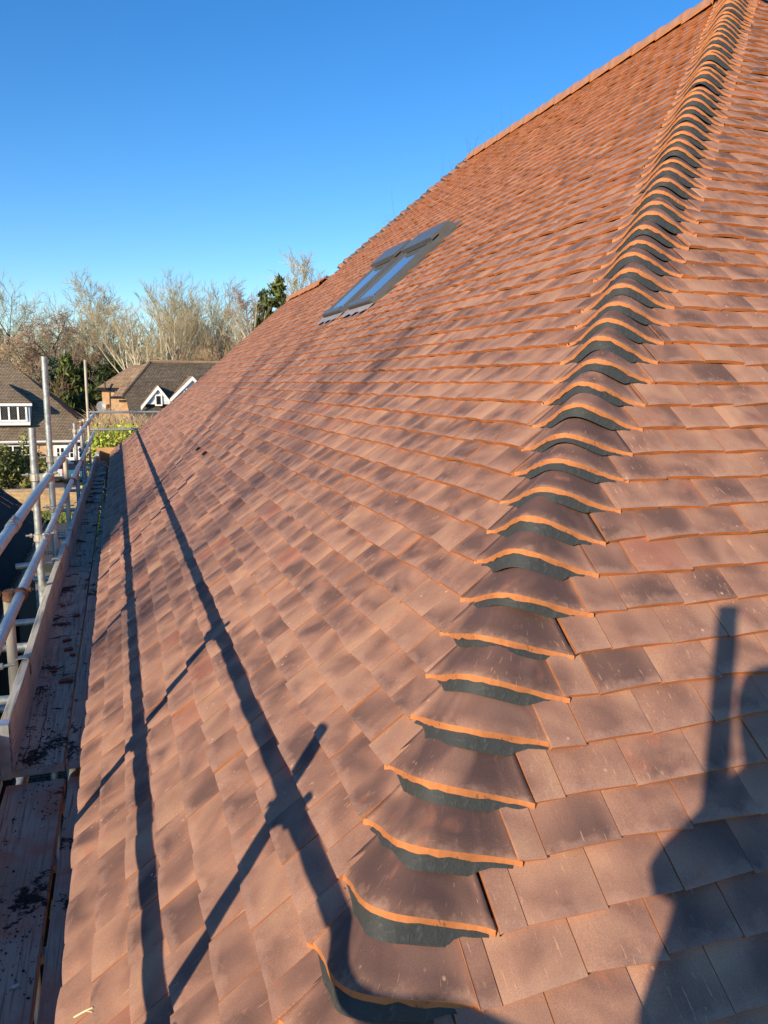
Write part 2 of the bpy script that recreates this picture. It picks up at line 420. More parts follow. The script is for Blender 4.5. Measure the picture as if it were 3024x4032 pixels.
# ---- bonnet hip tiles
def hip_tile(P0, dirA, dirB, k, name='hip_tile', seed=0, into=None, intom=None):
    """P0: hip point at z=Z0; dirA/dirB unit plan directions along each slope's course, hip runs up along dirA+dirB"""
    r = np.random.default_rng(1000+seed)
    dirA = np.array(dirA, float); dirB = np.array(dirB, float)
    hp = np.array(P0, float)+(dirA+dirB)*k*DX; hp[2] = zk(k)
    up = dirA+dirB
    out = -(up)/math.sqrt(2)
    nA = np.array([*(-(dirB[:2])*sT), cT]); nB = np.array([*(-(dirA[:2])*sT), cT])
    w0 = .231+r.normal(0, .004); asym = r.normal(0, .006)
    js = r.normal(0, .003); tl = r.normal(0, .006)
    NU, VS = 22, (0, .35, .7, 1.0, 1.35)
    n1 = NU+1
    def surf(v, off):
        row = []
        wv = w0-.0737*v
        H = hp+up*DX*(v+js/.1); H = H.copy(); H[2] = hp[2]+(v*.1+js)*sT
        Lp = H+dirA*(wv+asym); Rp = H+dirB*(wv-asym)
        Mp = (Lp+Rp)/2
        al = .140-.052*v; be = .071-.031*v+tl*.9
        for i in range(n1):
            q = -1+2*i/NU
            b = ((math.cos(math.pi*q)+1)/2)**.95
            e = (Rp-Lp)/2
            p = Mp+q*e+b*(out*al+np.array((0, 0, be)))
            fade = 1-b
            foot = (nA*(.002-.007*v) if q < 0 else nB*(.002-.014*v))
            p = p+foot*fade
            p = p+np.array((0, 0, -1.))*off
            row.append(p)
        return row
    V = []; Fc = []; MI = []; UV = []; LC = []
    ro = r.uniform(-60, 60, 3)
    wav = [r.normal(0, .0018) for _ in range(n1)]
    for v in VS:
        for i, p in enumerate(surf(v, 0)):
            V.append(p); UV.append((i*.024+ro[0], v*.1+ro[1], ro[2])); LC.append((i/NU, v*.9+.12, 0))
    low = surf(0, .0130)
    for i, p in enumerate(low): V.append(p+np.array((0, 0, wav[i]))); UV.append((0, 0, 0))
    nv = len(VS)
    for i, vv in enumerate(VS[1:]):                 # underside rims along both sides
        rr = surf(vv, .0135); V.append(rr[0]); V.append(rr[-1]); UV += [(0, 0, 0)]*2
    for j in range(nv-1):
        for i in range(NU):
            a = j*n1+i; Fc.append((a, a+1, a+n1+1, a+n1)); MI.append(0)
    lo = nv*n1
    for i in range(NU): Fc.append((lo+i, lo+i+1, i+1, i)); MI.append(1)
    e0 = lo+n1
    prevL, prevR = lo, lo+NU
    for j in range(nv-1):
        cl, cr = e0+2*j, e0+2*j+1
        Fc.append((prevL, j*n1, (j+1)*n1, cl)); MI.append(1)
        Fc.append((j*n1+NU, prevR, cr, (j+1)*n1+NU)); MI.append(1)
        prevL, prevR = cl, cr
    # mortar: from under this edge down to the bonnet below
    MV = []; MF = []
    def below(i, v, push):
        q = -1+2*i/NU
        wv = w0-.0737*v
        hb = hp-up*DX; hb = hb.copy(); hb[2] = hp[2]-DZ
        H = hb+up*DX*v; H = H.copy(); H[2] = hb[2]+v*DZ
        Mp = H+(dirA+dirB)*wv/2; e = (dirB-dirA)*wv/2
        b = ((math.cos(math.pi*q)+1)/2)**.95
        return Mp+q*e+b*(out*(.140-.052*v)+np.array((0, 0, .071-.031*v)))+(nA if q < 0 else nB)*(-.004)*(1-b)+np.array((0, 0, push))
    inn = up/np.linalg.norm(up)
    rec = .004+abs(r.normal(0, .003))
    nz = np.cumsum(r.normal(0, .0008, n1)); nz -= np.linspace(nz[0], nz[-1], n1)
    for i in range(n1):
        q = -1+2*i/NU
        t = low[i]+inn*rec+np.array((0, 0, .004))
        wid = w0*.96
        # matching point on the tile below at the same position across the hip
        wb = w0-.0737*(.98)
        qb = q*w0/wb; nn = nA if q < 0 else nB
        gap = float((low[i]-hp)@nn)+.0135
        bp = low[i]-nn*gap
        if abs(qb) < 1:
            bq = below((qb+1)/2*NU, .95, -.003); fz = min(1., (1-abs(qb))*5)
            bp = bp*(1-fz)+bq*fz
        b_ = bp-inn*((.012+nz[i]*1.4)*min(1., (1-abs(q))*5+.15))
        mid = (t+b_)/2+(t-b_)*.02-inn*(.001+r.normal(0, .0006))
        MV += [t, mid, b_]
    for i in range(NU):
        for j in range(2):
            a = i*3+j; MF.append((a, a+1, a+4, a+3))
    if into is not None:
        into.add(V, Fc, 0)
        for q_ in range(len(MI)): into.mi[-len(MI)+q_] = MI[q_]
        into.add(MV, MF, 2); return None
    def mk(nm, V_, F_, mats, par, mi=None, uv=None):
        me = bpy.data.meshes.new(nm); me.from_pydata([tuple(p-hp) for p in V_], [], F_)
        for m_ in mats: me.materials.append(m_)
        if mi: me.polygons.foreach_set('material_index', mi)
        me.polygons.foreach_set('use_smooth', [(x == 0) for x in (mi or [0]*len(F_))])
        if uv:
            at = me.attributes.new('tuv', 'FLOAT_VECTOR', 'POINT'); at.data.foreach_set('vector', np.array(uv, dtype=np.float32).ravel())
            lc_ = LC+[(.5, 1., 0)]*(len(V_)-len(LC)); at = me.attributes.new('tloc', 'FLOAT_VECTOR', 'POINT'); at.data.foreach_set('vector', np.array(lc_, dtype=np.float32).ravel())
            at = me.attributes.new('tcol', 'FLOAT_COLOR', 'FACE'); c = (r.uniform(-1.1, .1), r.random()*.9, 1. if r.random() < .4 else 0., 1.)
            at.data.foreach_set('color', np.array([c]*len(F_), dtype=np.float32).ravel())
        me.update(); ob = bpy.data.objects.new(nm, me); C.objects.link(ob); ob.parent = par; return ob
    ob = mk(name, V, Fc, [mt_tile, mt_edge_hip], house, MI, UV); ob.location = hp; rebase(house, ob)
    mo = mk('mortar', MV, MF, [mt_mortar], ob)
    return ob
k = -5
while k < KR-1:
    hip_tile((XA, YB, 0), (0, 1, 0), (1, 0, 0), k, seed=int(k)+50); k += 1
k = math.ceil(KL)+1
while k < KR-1:
    hip_tile((XR, YF, 0)-np.array((KR*DX, -KR*DX, 0)), (0, -1, 0), (1, 0, 0), k, seed=int(k)+500); k += 1
# ---- ridge tiles
def ridge_tiles(x, z, y0, y1, step, rad=.125, drop=.035, first_dark=False, colv=None):
    y = y0; i = 0
    while y < y1-.05:
        ye = min(y+step, y1)
        b = MB(); n = 12; th = .014
        yc = y; tw = random.gauss(0, .002)
        rows = []
        for (yy, dr) in ((y-.012, .004), (y+.05, .002), (ye, -.008)):
            ring = []
            for j in range(n+1):
                a = math.pi*(j/n)*1.0
                # angled ridge with rounded crown
                cx = -math.cos(a)*(rad+.028); cz = math.sin(a)**.8*(rad*.80)-.02
                ring.append((x+cx*(1+dr), yy, z+cz+dr+tw))
            rows.append(ring)
        V = [p for ring in rows for p in ring]; n1 = n+1
        F_ = [(r_*n1+j, (r_+1)*n1+j, (r_+1)*n1+j+1, r_*n1+j+1) for r_ in range(2) for j in range(n)]
        b.add(V, F_, 0)
        inner = [(x+(p[0]-x)*.88, p[1], p[2]-.014) for p in rows[0]]
        b.add(rows[0]+inner, [(j, j+1, n1+j+1, n1+j) for j in range(n)], 1)
        b.add(rows[1]+[(p[0], p[1], p[2]-.014) for p in rows[1]], [], 1)
        for jj in (0, n):                                   # lower rims
            e = [rows[q][jj] for q in range(3)]; e2 = [(p[0]+(.0 if jj else .0), p[1], p[2]-.014) for p in e]
            b.add(e+e2, [(0, 1, 4, 3), (1, 2, 5, 4)], 1)
        ob = b.build('ridge_tile', [mt_ridge, mt_edge], house, origin=(x, y, z)); rebase(house, ob)
        for p_ in ob.data.polygons: p_.use_smooth = p_.material_index == 0
        mm = MB(); mm.tube([(x-.01, y-.012, z+rad*.80-.012), (x+.01, y+.02, z+rad*.8-.008)], [.03, .022], 6)
        mm.tube([(x-rad*.8, y-.008, z+.02), (x-rad*.3, y-.008, z+rad*.66), (x+rad*.3, y-.008, z+rad*.66), (x+rad*.8, y-.008, z+.02)], .009, 5)
        mo = mm.build('mortar', mt_mortar, ob, origin=(x, y, z)); mo.location = (0, 0, 0)
        y += step; i += 1
mt_ridge = simple('ridge_clay', (.36, .19, .12), .85, 0, 9, .25, .2, .003)
ridge_tiles(XR, 3.05, YN+.1, YF+.05, .34, rad=.155)
ridge_tiles(XL, ZL-.075, YL1-.15, YL2+.1, .34, rad=.13)
bd = MB()
bd.box(XR-.11, XR+.11, YN+.1, YF+.02, 3.0, 3.07)
o = bd.build('mortar_bed', mt_mortar, house); rebase(house, o)
bd = MB(); bd.box(XL-.11, XL+.11, YL1-.1, YL2+.05, ZL-.16, ZL-.09)
o = bd.build('mortar_bed', mt_mortar, house); rebase(house, o)

# ---- skylights
def skylight(y0, y1, which):
    nA_ = np.array(NA); u_ = np.array(UA); a_ = np.array((0, 1., 0))
    def P(y, s, h): return np.array((XA, 0, Z0))+a_*y+u_*s+nA_*h
    def bar(b, ya, yb, sa, sb, ha, hb, mi=0): b.obox(P(ya, sa, ha), a_*(yb-ya), u_*(sb-sa), nA_*(hb-ha), mi)
    fl = MB()
    bar(fl, y0-.04, y0-.002, SK0-.02, SK1+.06, -.03, .006); bar(fl, y1+.002, y1+.04, SK0-.02, SK1+.06, -.03, .006)
    bar(fl, y0-.04, y1+.04, SK1+.062, SK1+.11, -.03, .008)
    fr = MB()
    bar(fr, y0, y0+.045, SK0, SK1, -.02, .040); bar(fr, y1-.045, y1, SK0, SK1, -.02, .040)
    bar(fr, y0+.046, y1-.046, SK0, SK0+.05, -.02, .038)
    root = fr.build('skylight', mt_frame, house); rebase(house, root)
    tag(root, which)
    def sub(b, nm, mat):
        o = b.build(nm, mat, root); return o
    sub(fl, 'flashing', mt_frame)
    s2 = MB()
    bar(s2, y0+.050, y0+.090, SK0+.075, SK1-.2, .02, .046); bar(s2, y1-.090, y1-.050, SK0+.075, SK1-.2, .02, .046)
    bar(s2, y0+.05, y1-.05, SK0-.012, SK0+.05, .0405, .055)
    sub(s2, 'sash', mt_frame)
    pn = MB(); bar(pn, y0+.091, y1-.091, SK0+.052, SK1-.05, .01, .036); sub(pn, 'pane', mt_skyglass)
    hd = MB()
    bar(hd, y0-.004, y1+.004, SK1-.20, SK1+.035, .055, .080); bar(hd, y0+.02, y1-.02, SK1-.205, SK1-.18, .04, .0545)
    bar(hd, y0-.006, y0+.015, SK1-.12, SK1+.055, .0, .0545); bar(hd, y1-.015, y1+.006, SK1-.12, SK1+.055, .0, .0545)
    sub(hd, 'hood', mt_frame)
    ld = MB()
    n = 16
    for i in range(n):
        ya = y0-.05+(y1-y0+.10)*i/n; yb = y0-.05+(y1-y0+.10)*(i+1)/n
        e0 = .018*math.sin(i*1.3)+.012*math.sin(i*2.9); e1 = .018*math.sin((i+1)*1.3)+.012*math.sin((i+1)*2.9)
        ld.add([P(ya, SK0-.10+e0, .010), P(yb, SK0-.10+e1, .010), P(yb, SK0-.01, .012), P(ya, SK0-.01, .012)], [(0, 1, 2, 3)])
    sub(ld, 'apron', mt_lead)
skylight(*SKY[0], 'nearer grey framed skylight set into the tiles')
skylight(*SKY[1], 'farther grey framed skylight set into the tiles')

# ================================================================= SCAFFOLD
XP = -.54
sc = empty('scaffold', 'galvanised tube scaffold with guard rails and toe boards along the eaves', 'scaffold', loc=(XP, 4, GZ))
def part(b, nm, mat, smooth=False, origin=None):
    o = b.build(nm, mat, sc, smooth, origin); rebase(sc, o); return o
R = .02415
def tubeobj(nm, p0, p1, mat=None, n=16, cap=True):
    b = MB(); p0 = np.array(p0, float); p1 = np.array(p1, float)
    d = (p1-p0)/np.linalg.norm(p1-p0)
    b.tube([p0, p1], R, n, cap=False)
    b.tube([p1, p0], R*.82, n, 1, cap=False)
    o0 = len(b.v)
    for (pp, sgn) in ((0, 1), (1, -1)):
        for k_ in range(n):
            i0 = pp*n+k_; i1 = pp*n+(k_+1) % n
            j0 = 2*n+(1-pp)*n+k_; 
    o = part(b, nm, [mat or mt_galv, mt_dark], True); 
    # annular end caps
    e = MB()
    for p in (p0, p1):
        up = np.array([0, 0, 1.]) if abs(d[2]) < .9 else np.array([1., 0, 0])
        a = np.cross(d, up); a /= np.linalg.norm(a); c = np.cross(d, a)
        ring = [p+rad*(a*math.cos(2*math.pi*k_/n)+c*math.sin(2*math.pi*k_/n)) for rad in (R, R*.82) for k_ in range(n)]
        e.add(ring, [(k_, (k_+1) % n, n+(k_+1) % n, n+k_) for k_ in range(n)])
    me = e.build('end', mat or mt_galv)
    bm = o.data
    import bmesh
    q = bmesh.new(); q.from_mesh(bm); q.from_mesh(me.data); q.to_mesh(bm); q.free()
    bpy.data.objects.remove(me)
    return o
rails = [((-.462, -1.6, -.63), (-.462, 17.55, -.63)), ((-.499, -1.6, -1.04), (-.499, 17.5, -1.04))]
posts = [(4.12, -1.05, mt_palepost, 0), (5.66, -.30, mt_galv2, .0), (6.94, .20, mt_galv, .0), (8.9, -.80, mt_palepost, 0), (10.96, -.53, mt_galv2, 0),
         (12.8, -.58, mt_galv2, .0), (13.9, -.62, mt_galv, 0.02), (15.9, .41, mt_palepost, .0), (2.30, -.57, mt_galv, 0), (.94, -.44, mt_galv, 0)]
for (a, b) in rails: tag(tubeobj('guard_rail', a, b), None)
for (y, z, mt, dx) in posts:
    xx = XP-.014 if y in (4.12, 8.9) else XP-.006
    tubeobj('upright', (xx-dx, y, GZ+.02), (xx-dx, y, z), mt)
tubeobj('brace', (-.44, -.40, -1.70), (-.546, -.18, .264), mt_galv)
def coupler(y, xr, zr, mat, xp=XP):
    b = MB()
    # band round the rail, band round the upright, saddle between, bolt with nut
    b.tube([(xr, y-.026, zr), (xr, y-.02, zr), (xr, y+.02, zr), (xr, y+.026, zr)], [.026, .034, .034, .026], 14)
    b.tube([(xp, y+.058, zr-.026), (xp, y+.058, zr+.026)], .001, 6)
    b.tube([(xp-.005, y, zr-.028), (xp-.005, y, zr-.022), (xp-.005, y, zr+.022), (xp-.005, y, zr+.028)], [.027, .035, .035, .027], 14)
    b.obox((xp+.012, y-.021, zr-.024), (xr-xp-.02, 0, 0), (0, .042, 0), (0, 0, .048))
    b.tube([(xr+.03, y-.006, zr+.026), (xr+.062, y-.006, zr+.026)], .0065, 6); b.tube([(xr+.040, y-.006, zr+.026), (xr+.052, y-.006, zr+.026)], .013, 6)
    b.tube([(xp-.03, y-.012, zr+.018), (xp-.085, y-.012, zr+.018)], .0065, 6); b.tube([(xp-.045, y-.012, zr+.018), (xp-.06, y-.012, zr+.018)], .014, 6)
    part(b, 'coupler', mat)
for y, z_, _, dx in posts:
    if z_ > -.64+.03 or True:
        if z_ > -.63-.03: coupler(y, -.462, -.63, random.choice([mt_coupler, mt_coupler, mt_rust]), XP)
        if z_ > -1.04-.03: coupler(y, -.499, -1.04, random.choice([mt_coupler, mt_rust, mt_coupler]), XP)
for (xr, y, zr) in ((-.462, 3.75, -.63), (-.499, 5.55, -1.04), (-.462, 8.4, -.63), (-.499, 10.1, -1.04), (-.462, 12.0, -.63), (-.462, 16.4, -.63)):
    b = MB(); b.tube([(xr, y-.075, zr), (xr, y-.07, zr), (xr, y+.07, zr), (xr, y+.075, zr)], [.026, .029, .029, .026], 16)
    b.obox((xr-.006, y-.06, zr+.024), (.012, 0, 0), (0, .12, 0), (0, 0, .014))
    part(b, 'sleeve', mt_coupler)
# transoms under the boards and ledgers
for y in (-.2, .93, 2.28, 2.75, 4.30, 5.2, 5.75, 7.05, 9.0, 10.9, 12.9, 14.6, 16.0):
    zt_ = -1.714 if y < 3.3 else -1.664; tubeobj('transom', (-.80+random.uniform(-.05, .05), y+.05, zt_), (-.02, y+.05, zt_), mt_galv2, 12)
for y in (5.66, 6.94): tubeobj('transom', (-.95, y+.06, -2.25), (-.05, y+.06, -2.25), mt_galv2, 12)
tubeobj('ledger', (XP+.06, -1.4, -1.765), (XP+.06, 17.4, -1.765), mt_galv2)
tubeobj('ledger', (-.262, -1.0, -1.765), (-.262, 17.4, -1.765), mt_galv2)
for y in (1.3, 2.0, 2.62, 3.3):
    b = MB(); b.tube([(-.262, y-.035, -1.765), (-.262, y+.035, -1.765)], .032, 12); part(b, 'coupler', mt_coupler)
# return rails across the far end and the far hoarding
tubeobj('guard_rail', (-.60, 17.25, -.61), (2.4, 17.25, -.61), mt_galv2); tubeobj('guard_rail', (-.58, 17.25, -.968), (2.4, 17.25, -.968), mt_galv2)
b = MB(); b.box(-.46, .9, 17.3, 17.34, -1.76, -1.345); part(b, 'end_board', simple('new_timber', (.50, .30, .13), .8, 0, 6, .15, .1, .002, stretch=(.3, 1, 3)))
# toe boards
mt_toe = wood_mat('weathered_toe_board', (.60, .57, .42), (.76, .73, .58), 0, .06, 3.1)
mt_band = simple('steel_end_band', (.62, .62, .60), .4, .7, 20, .2)
def toe(y0, y1, x, ztop, h=.228, yaw=0.):
    b = MB(); n = 14; V = []
    for i in range(n+1):
        y = y0+(y1-y0)*i/n; xx = x+yaw*(y-y0)+.0035*math.sin(y*2.1+x*40); zz = ztop+.003*math.sin(y*1.7)
        V += [(xx-.019, y, zz-h), (xx+.019, y, zz-h), (xx+.019, y, zz-.003), (xx+.016, y, zz), (xx-.016, y, zz), (xx-.019, y, zz-.003)]
    F_ = [(i*6+j, i*6+(j+1) % 6, (i+1)*6+(j+1) % 6, (i+1)*6+j) for i in range(n) for j in range(6)]
    F_ += [(5, 4, 3, 2, 1, 0), tuple(n*6+j for j in range(6))]
    b.add(V, F_); o = part(b, 'toe_board', mt_toe)
    xs = x+.0035*math.sin(y0*2.1+x*40)
    for (ya, yb, xa) in ((y0-.002, y0+.06, xs), (y1-.06, y1+.002, x+yaw*(y1-y0)+.0035*math.sin(y1*2.1+x*40))):
        e = MB(); e.box(xa-.0212, xa+.0212, ya, yb, ztop-h+.004, ztop+.006)
        for t_ in range(5): e.box(xa+.0212, xa+.0225, ya+.015, ya+.019, ztop-h+.03+t_*.04, ztop-h+.05+t_*.04, 1)
        ob = e.build('end_band', [mt_band, mt_dark], o)
    return o
toe(3.30, 7.20, -.497, -1.375); toe(7.15, 11.4, -.486, -1.395, yaw=.001); toe(11.35, 16.9, -.470, -1.43, yaw=.002)
toe(-.9, 3.32, -.535, -1.41, .228)
b = MB(); b.box(-.44, -.40, 16.4, 17.28, -1.66, -1.40); 
part(b, 'toe_board', mt_toe)
# clips hooking the toe boards
def clip(y, ztop, x):
    b = MB(); pts = []
    for i in range(9):
        a = math.pi*i/8; pts.append((x-.012-.034*math.cos(a), y, ztop+.004+.014*math.sin(a)))
    pts += [(x+.026, y, ztop-.03), (x+.03, y, ztop-.06), (x+.022, y, ztop-.075)]
    V = []
    for p in pts:
        for dy in (-.022, .022):
            for dd in (0, .0045): V.append((p[0], y+dy, p[2]+dd))
    n = len(pts)
    F_ = []
    for i in range(n-1):
        a = i*4; F_ += [(a+1, a+5, a+7, a+3), (a, a+2, a+6, a+4), (a, a+4, a+5, a+1), (a+2, a+3, a+7, a+6)]
    b.add(V, F_)
    b.tube([(x-.045, y, ztop-.012), (x-.16, y, ztop-.02)], .008, 8); b.tube([(x-.10, y, ztop-.016), (x-.118, y, ztop-.017)], .017, 6)
    b.tube([(x-.16, y, ztop-.02), (x-.30, y, ztop-.03)], .024, 12)
    part(b, 'toe_board_clip', mt_coupler)
clip(4.10, -1.375, -.497); clip(6.45, -1.375, -.497); clip(7.9, -1.395, -.486); clip(9.6, -1.395, -.486); clip(12.1, -1.43, -.47); clip(14.8, -1.43, -.466)

# ---- scaffold boards lying on the transoms: things of their own
def board(x0, x1, y0, y1, ztop, mat, label, skew=0., cracks=()):
    b = MB(); n = 20; V = []
    c = .007
    for i in range(n+1):
        t = i/n; y = y0+(y1-y0)*t; dx = skew*(t-.5)+.0015*math.sin(y*3+x0*30); dz = .002*math.sin(y*1.3+x0*9)
        cc = c if 0 < i < n else c
        V += [(x0+dx, y, ztop-.038+dz), (x1+dx, y, ztop-.038+dz), (x1+dx, y, ztop-.004+dz), (x1-.004+dx, y, ztop+dz), (x0+.004+dx, y, ztop+dz), (x0+dx, y, ztop-.004+dz)]
    F_ = [(i*6+j, i*6+(j+1) % 6, (i+1)*6+(j+1) % 6, (i+1)*6+j) for i in range(n) for j in range(6)]
    F_ += [(5, 4, 3, 2, 1, 0), tuple(n*6+j for j in range(6))]
    b.add(V, F_)
    for (xa, ya, yb) in cracks:
        m_ = 9; W_ = []
        for i in range(m_+1):
            t = i/m_; y = ya+(yb-ya)*t; wv = .004*math.sin(math.pi*min(1, t*1.0)*.5+.3)*(1-t)+.0006
            xx = xa+.004*math.sin(y*23)
            W_ += [(xx-wv/2, y, ztop+.0026), (xx+wv/2, y, ztop+.0026)]
        b.add(W_, [(2*i, 2*i+1, 2*i+3, 2*i+2) for i in range(m_)], 1)
    o = b.build('scaffold_board', [mat, mt_dark])
    tag(o, label, 'board', 'scaffold boards on the walkway')
    for yy in (y0, y1):
        e = MB(); s_ = 1 if yy == y0 else -1
        dx = skew*(-.5 if yy == y0 else .5)+.0015*math.sin(yy*3+x0*30)
        e.box(x0+dx+.012, x1+dx-.012, min(yy-.0015*s_, yy+.004*s_), max(yy-.0015*s_, yy+.004*s_), ztop-.036, ztop-.006)
        ob = e.build('end_band', mt_band, o)
    return o
wd = lambda i, dirt, red: wood_mat('scaffold_board_wood_%d' % i, (.56, .37, .26), (.72, .51, .37), dirt, red, i*7.3)
board(-.510, -.287, 3.38, 7.05, -1.60, wd(1, .85, .0), 'dirt covered walkway board beside the toe board, strewn with red tile bits', .0, ((-.40, 3.39, 4.25), (-.448, 3.39, 3.85)))
board(-.520, -.292, -.6, 3.34, -1.650, wd(2, .35, .9), 'nearest walkway board, stained red with black dirt, at the bottom left corner', .02)
board(-.505, -.287, 7.07, 11.0, -1.612, wd(3, .5, .0), 'cleaner grey walkway board beyond the dirt covered one')
board(-.49, -.27, 11.03, 14.4, -1.60, wd(4, 1.6, .0), 'walkway board black with debris before the far end')
board(-.48, -.25, 14.42, 17.2, -1.605, wd(5, 1.2, .0), 'farthest walkway board in front of the tan end board')
board(-.275, -.05, 3.33, 7.25, -1.572, wd(6, .25, .25), 'clean brown board under the eaves with a steel banded end')
board(-.272, -.05, -.6, 3.31, -1.640, wd(7, .1, .95), 'red stained board under the eaves at the bottom edge', .012)
board(-.262, -.04, 7.29, 11.1, -1.60, wd(8, .3, .1), 'pale board under the eaves beside the long gap')
board(-.200, .02, 12.2, 14.5, -1.595, wd(9, 1.1, .0), 'short dirty board set askew under the far eaves', -.05)
# bits of broken tile on the boards
def shard(x, y, z, lx, ly, rot, label, col=None):
    b = MB(); n = random.choice((4, 5)); h = .012
    base = [(-lx/2, -ly/2), (lx/2, -ly/2*random.uniform(.6, 1)), (lx/2*random.uniform(.7, 1), ly/2), (-lx/2*random.uniform(.5, 1), ly/2*random.uniform(.7, 1))]
    c, s_ = math.cos(rot), math.sin(rot)
    P = [(p[0]*c-p[1]*s_, p[0]*s_+p[1]*c, 0) for p in base]
    tilt = [random.uniform(.0, .004) for _ in P]
    V = [(p[0], p[1], t) for p, t in zip(P, tilt)]+[(p[0], p[1], h+t) for p, t in zip(P, tilt)]
    b.add(V, [(3, 2, 1, 0), (4, 5, 6, 7), (0, 1, 5, 4), (1, 2, 6, 5), (2, 3, 7, 6), (3, 0, 4, 7)])
    o = b.build('tile_shard', mt_shard); o.location = (x, y, z)
    tag(o, label, 'tile piece', 'broken tile pieces on the walkway')
mt_shard = clay_mat('broken_clay', (.34, .085, .045))
ZB = -1.597
def onZ(px, py, z):
    d = CF+CR*(px-1512)/FP-CU*(py-2016)/FP; return d*z/d[2]
for (px, py, lx, ly, r_, lab) in ((262, 2686, .075, .035, -.15, 'largest red tile piece, dark topped, nearest the camera on the dirty board'),
        (213, 2648, .028, .03, .3, 'small dark tile chip alone left of centre on the dirty board'),
        (286, 2583, .032, .022, 0, 'small square red tile chip below the paired pieces'),
        (270, 2561, .05, .035, .1, 'wide flat red tile piece just above the small square chip'),
        (263, 2526, .055, .02, .5, 'thin slanted sliver of red tile in the middle of the walkway'),
        (302, 2428, .045, .03, .2, 'bright red tile piece lying against the eaves board'),
        (247, 2390, .035, .02, .1, 'small red chip near the foot of the toe board')):
    p = onZ(px, py, ZB); shard(p[0], p[1], ZB+.001, lx, ly, r_, lab)
p = onZ(373, 2071, -1.609); shard(p[0], p[1], -1.609, .07, .05, .4, 'red tile fragment far up the walkway by the eaves')
# crumbs of dirt on the boards
cr = MB(); clus = [(random.uniform(-.47, -.32), random.choice((random.uniform(1.9, 5), random.uniform(3.4, 13))), random.uniform(.02, .07)) for _ in range(60)]
for _ in range(2300):
    cx_, cy_, cs_ = random.choice(clus)
    x = min(-.30, max(-.475, random.gauss(cx_, cs_*.6))); y = max(1.9, random.gauss(cy_, cs_*3))
    z = -1.650 if y < 3.34 else -1.60 if y < 7.05 else -1.612 if y < 11 else -1.60
    s_ = .0012+.0045*random.random()**3; a = random.uniform(0, 6.3); h = s_*.8
    V = [(x+s_*math.cos(a+i*1.57)*random.uniform(.6, 1.3), y+s_*math.sin(a+i*1.57)*random.uniform(.6, 1.3), z+.0015) for i in range(4)]+[(x, y, z+h+.002)]
    cr.add(V, [(0, 1, 4), (1, 2, 4), (2, 3, 4), (3, 0, 4)])
tag(cr.build('moss_debris', flat('dark_moss_crumbs', (.02, .017, .015), .95)), 'dark crumbs of moss and soil scattered on the walkway boards', 'debris', kind='stuff')
# twig and white scraps on the tiles / boards
tw = MB()
def onA(px, py):
    d = CF+CR*(px-1512)/FP-CU*(py-2016)/FP; return d*(Z0-XA*tT)/(d[2]-d[0]*tT)
p0, p1, p2 = onA(300, 4010), onA(345, 3985), onA(374, 3972)
na = np.array(NA)*.006
tw.tube([p0+na, p1+na, p2+na], [.0022, .0024, .0015], 6); tw.tube([p1+na, onA(372, 3990)+na], .0012, 5)
tag(tw.build('twig', flat('pale_twig', (.62, .55, .34), .8)), 'short pale forked twig lying on the bottom left tiles', 'twig')
def scrap(p, s_, label, nm='paper_scrap', cat='scrap'):
    b = MB(); n = 7; V = [(s_*math.cos(i*2*math.pi/n)*random.uniform(.6, 1.1), s_*.6*math.sin(i*2*math.pi/n)*random.uniform(.7, 1.2), .001+random.uniform(0, .003)) for i in range(n)]
    V2 = [(a, b_, c+.002) for a, b_, c in V]
    b.add(V+V2, [tuple(range(n))[::-1], tuple(range(n, 2*n))]+[(i, (i+1) % n, n+(i+1) % n, n+i) for i in range(n)])
    o = b.build(nm, flat('pale_scrap', (.7, .68, .62), .8)); o.location = p
    return tag(o, label, cat)
scrap(onZ(60, 3886, -1.648), .012, 'pale round mortar blob on the nearest red stained board')
scrap(onZ(167, 3257, -1.648), .008, 'small pale chip on the black dirt of the nearest board')
b_ = scrap(onA(436, 2172)+na, .018, 'white scrap lying on the tiles left of the long rail shadow'); b_.rotation_euler = (0, -TH, 0)
b_ = scrap(onA(510, 2450)+na, .018, 'white scrap lying on the tiles inside the long rail shadow'); b_.rotation_euler = (0, -TH, 0)

# ================================================================= NEIGHBOURING BUILDINGS
mt_brick = brick_mat('orange_brick', (.58, .30, .13), (.68, .39, .18), (.50, .40, .28), axis='wz')
mt_brick2 = brick_mat('soldier_brick', (.48, .17, .08), (.42, .14, .06), (.42, .33, .24), w=.075, h=.225, axis='wz')
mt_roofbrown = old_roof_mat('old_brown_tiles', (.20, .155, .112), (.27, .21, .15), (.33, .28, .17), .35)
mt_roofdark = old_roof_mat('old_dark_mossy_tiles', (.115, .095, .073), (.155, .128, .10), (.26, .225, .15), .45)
mt_rooflit = old_roof_mat('old_sunlit_tiles', (.34, .235, .155), (.42, .29, .19), (.36, .29, .19), .3)  # sunlight on the left-facing slopes is put into this lighter brown
mt_slate = None
def slate():
    M = Mat('dark_slate', .85, spec=.12); v = M.coord(); n = M.noise(v, 3, 4); n2 = M.noise(v, 40, 3)
    M.col(M.mix(n, (.012, .013, .016), (.034, .036, .042))); M.bump(n2, .3, .006); return M.m
mt_slate = slate()
def sub(b, nm, mat, par, smooth=False):
    o = b.build(nm, mat, par, smooth)
    if par.type == 'EMPTY': rebase(par, o)
    return o
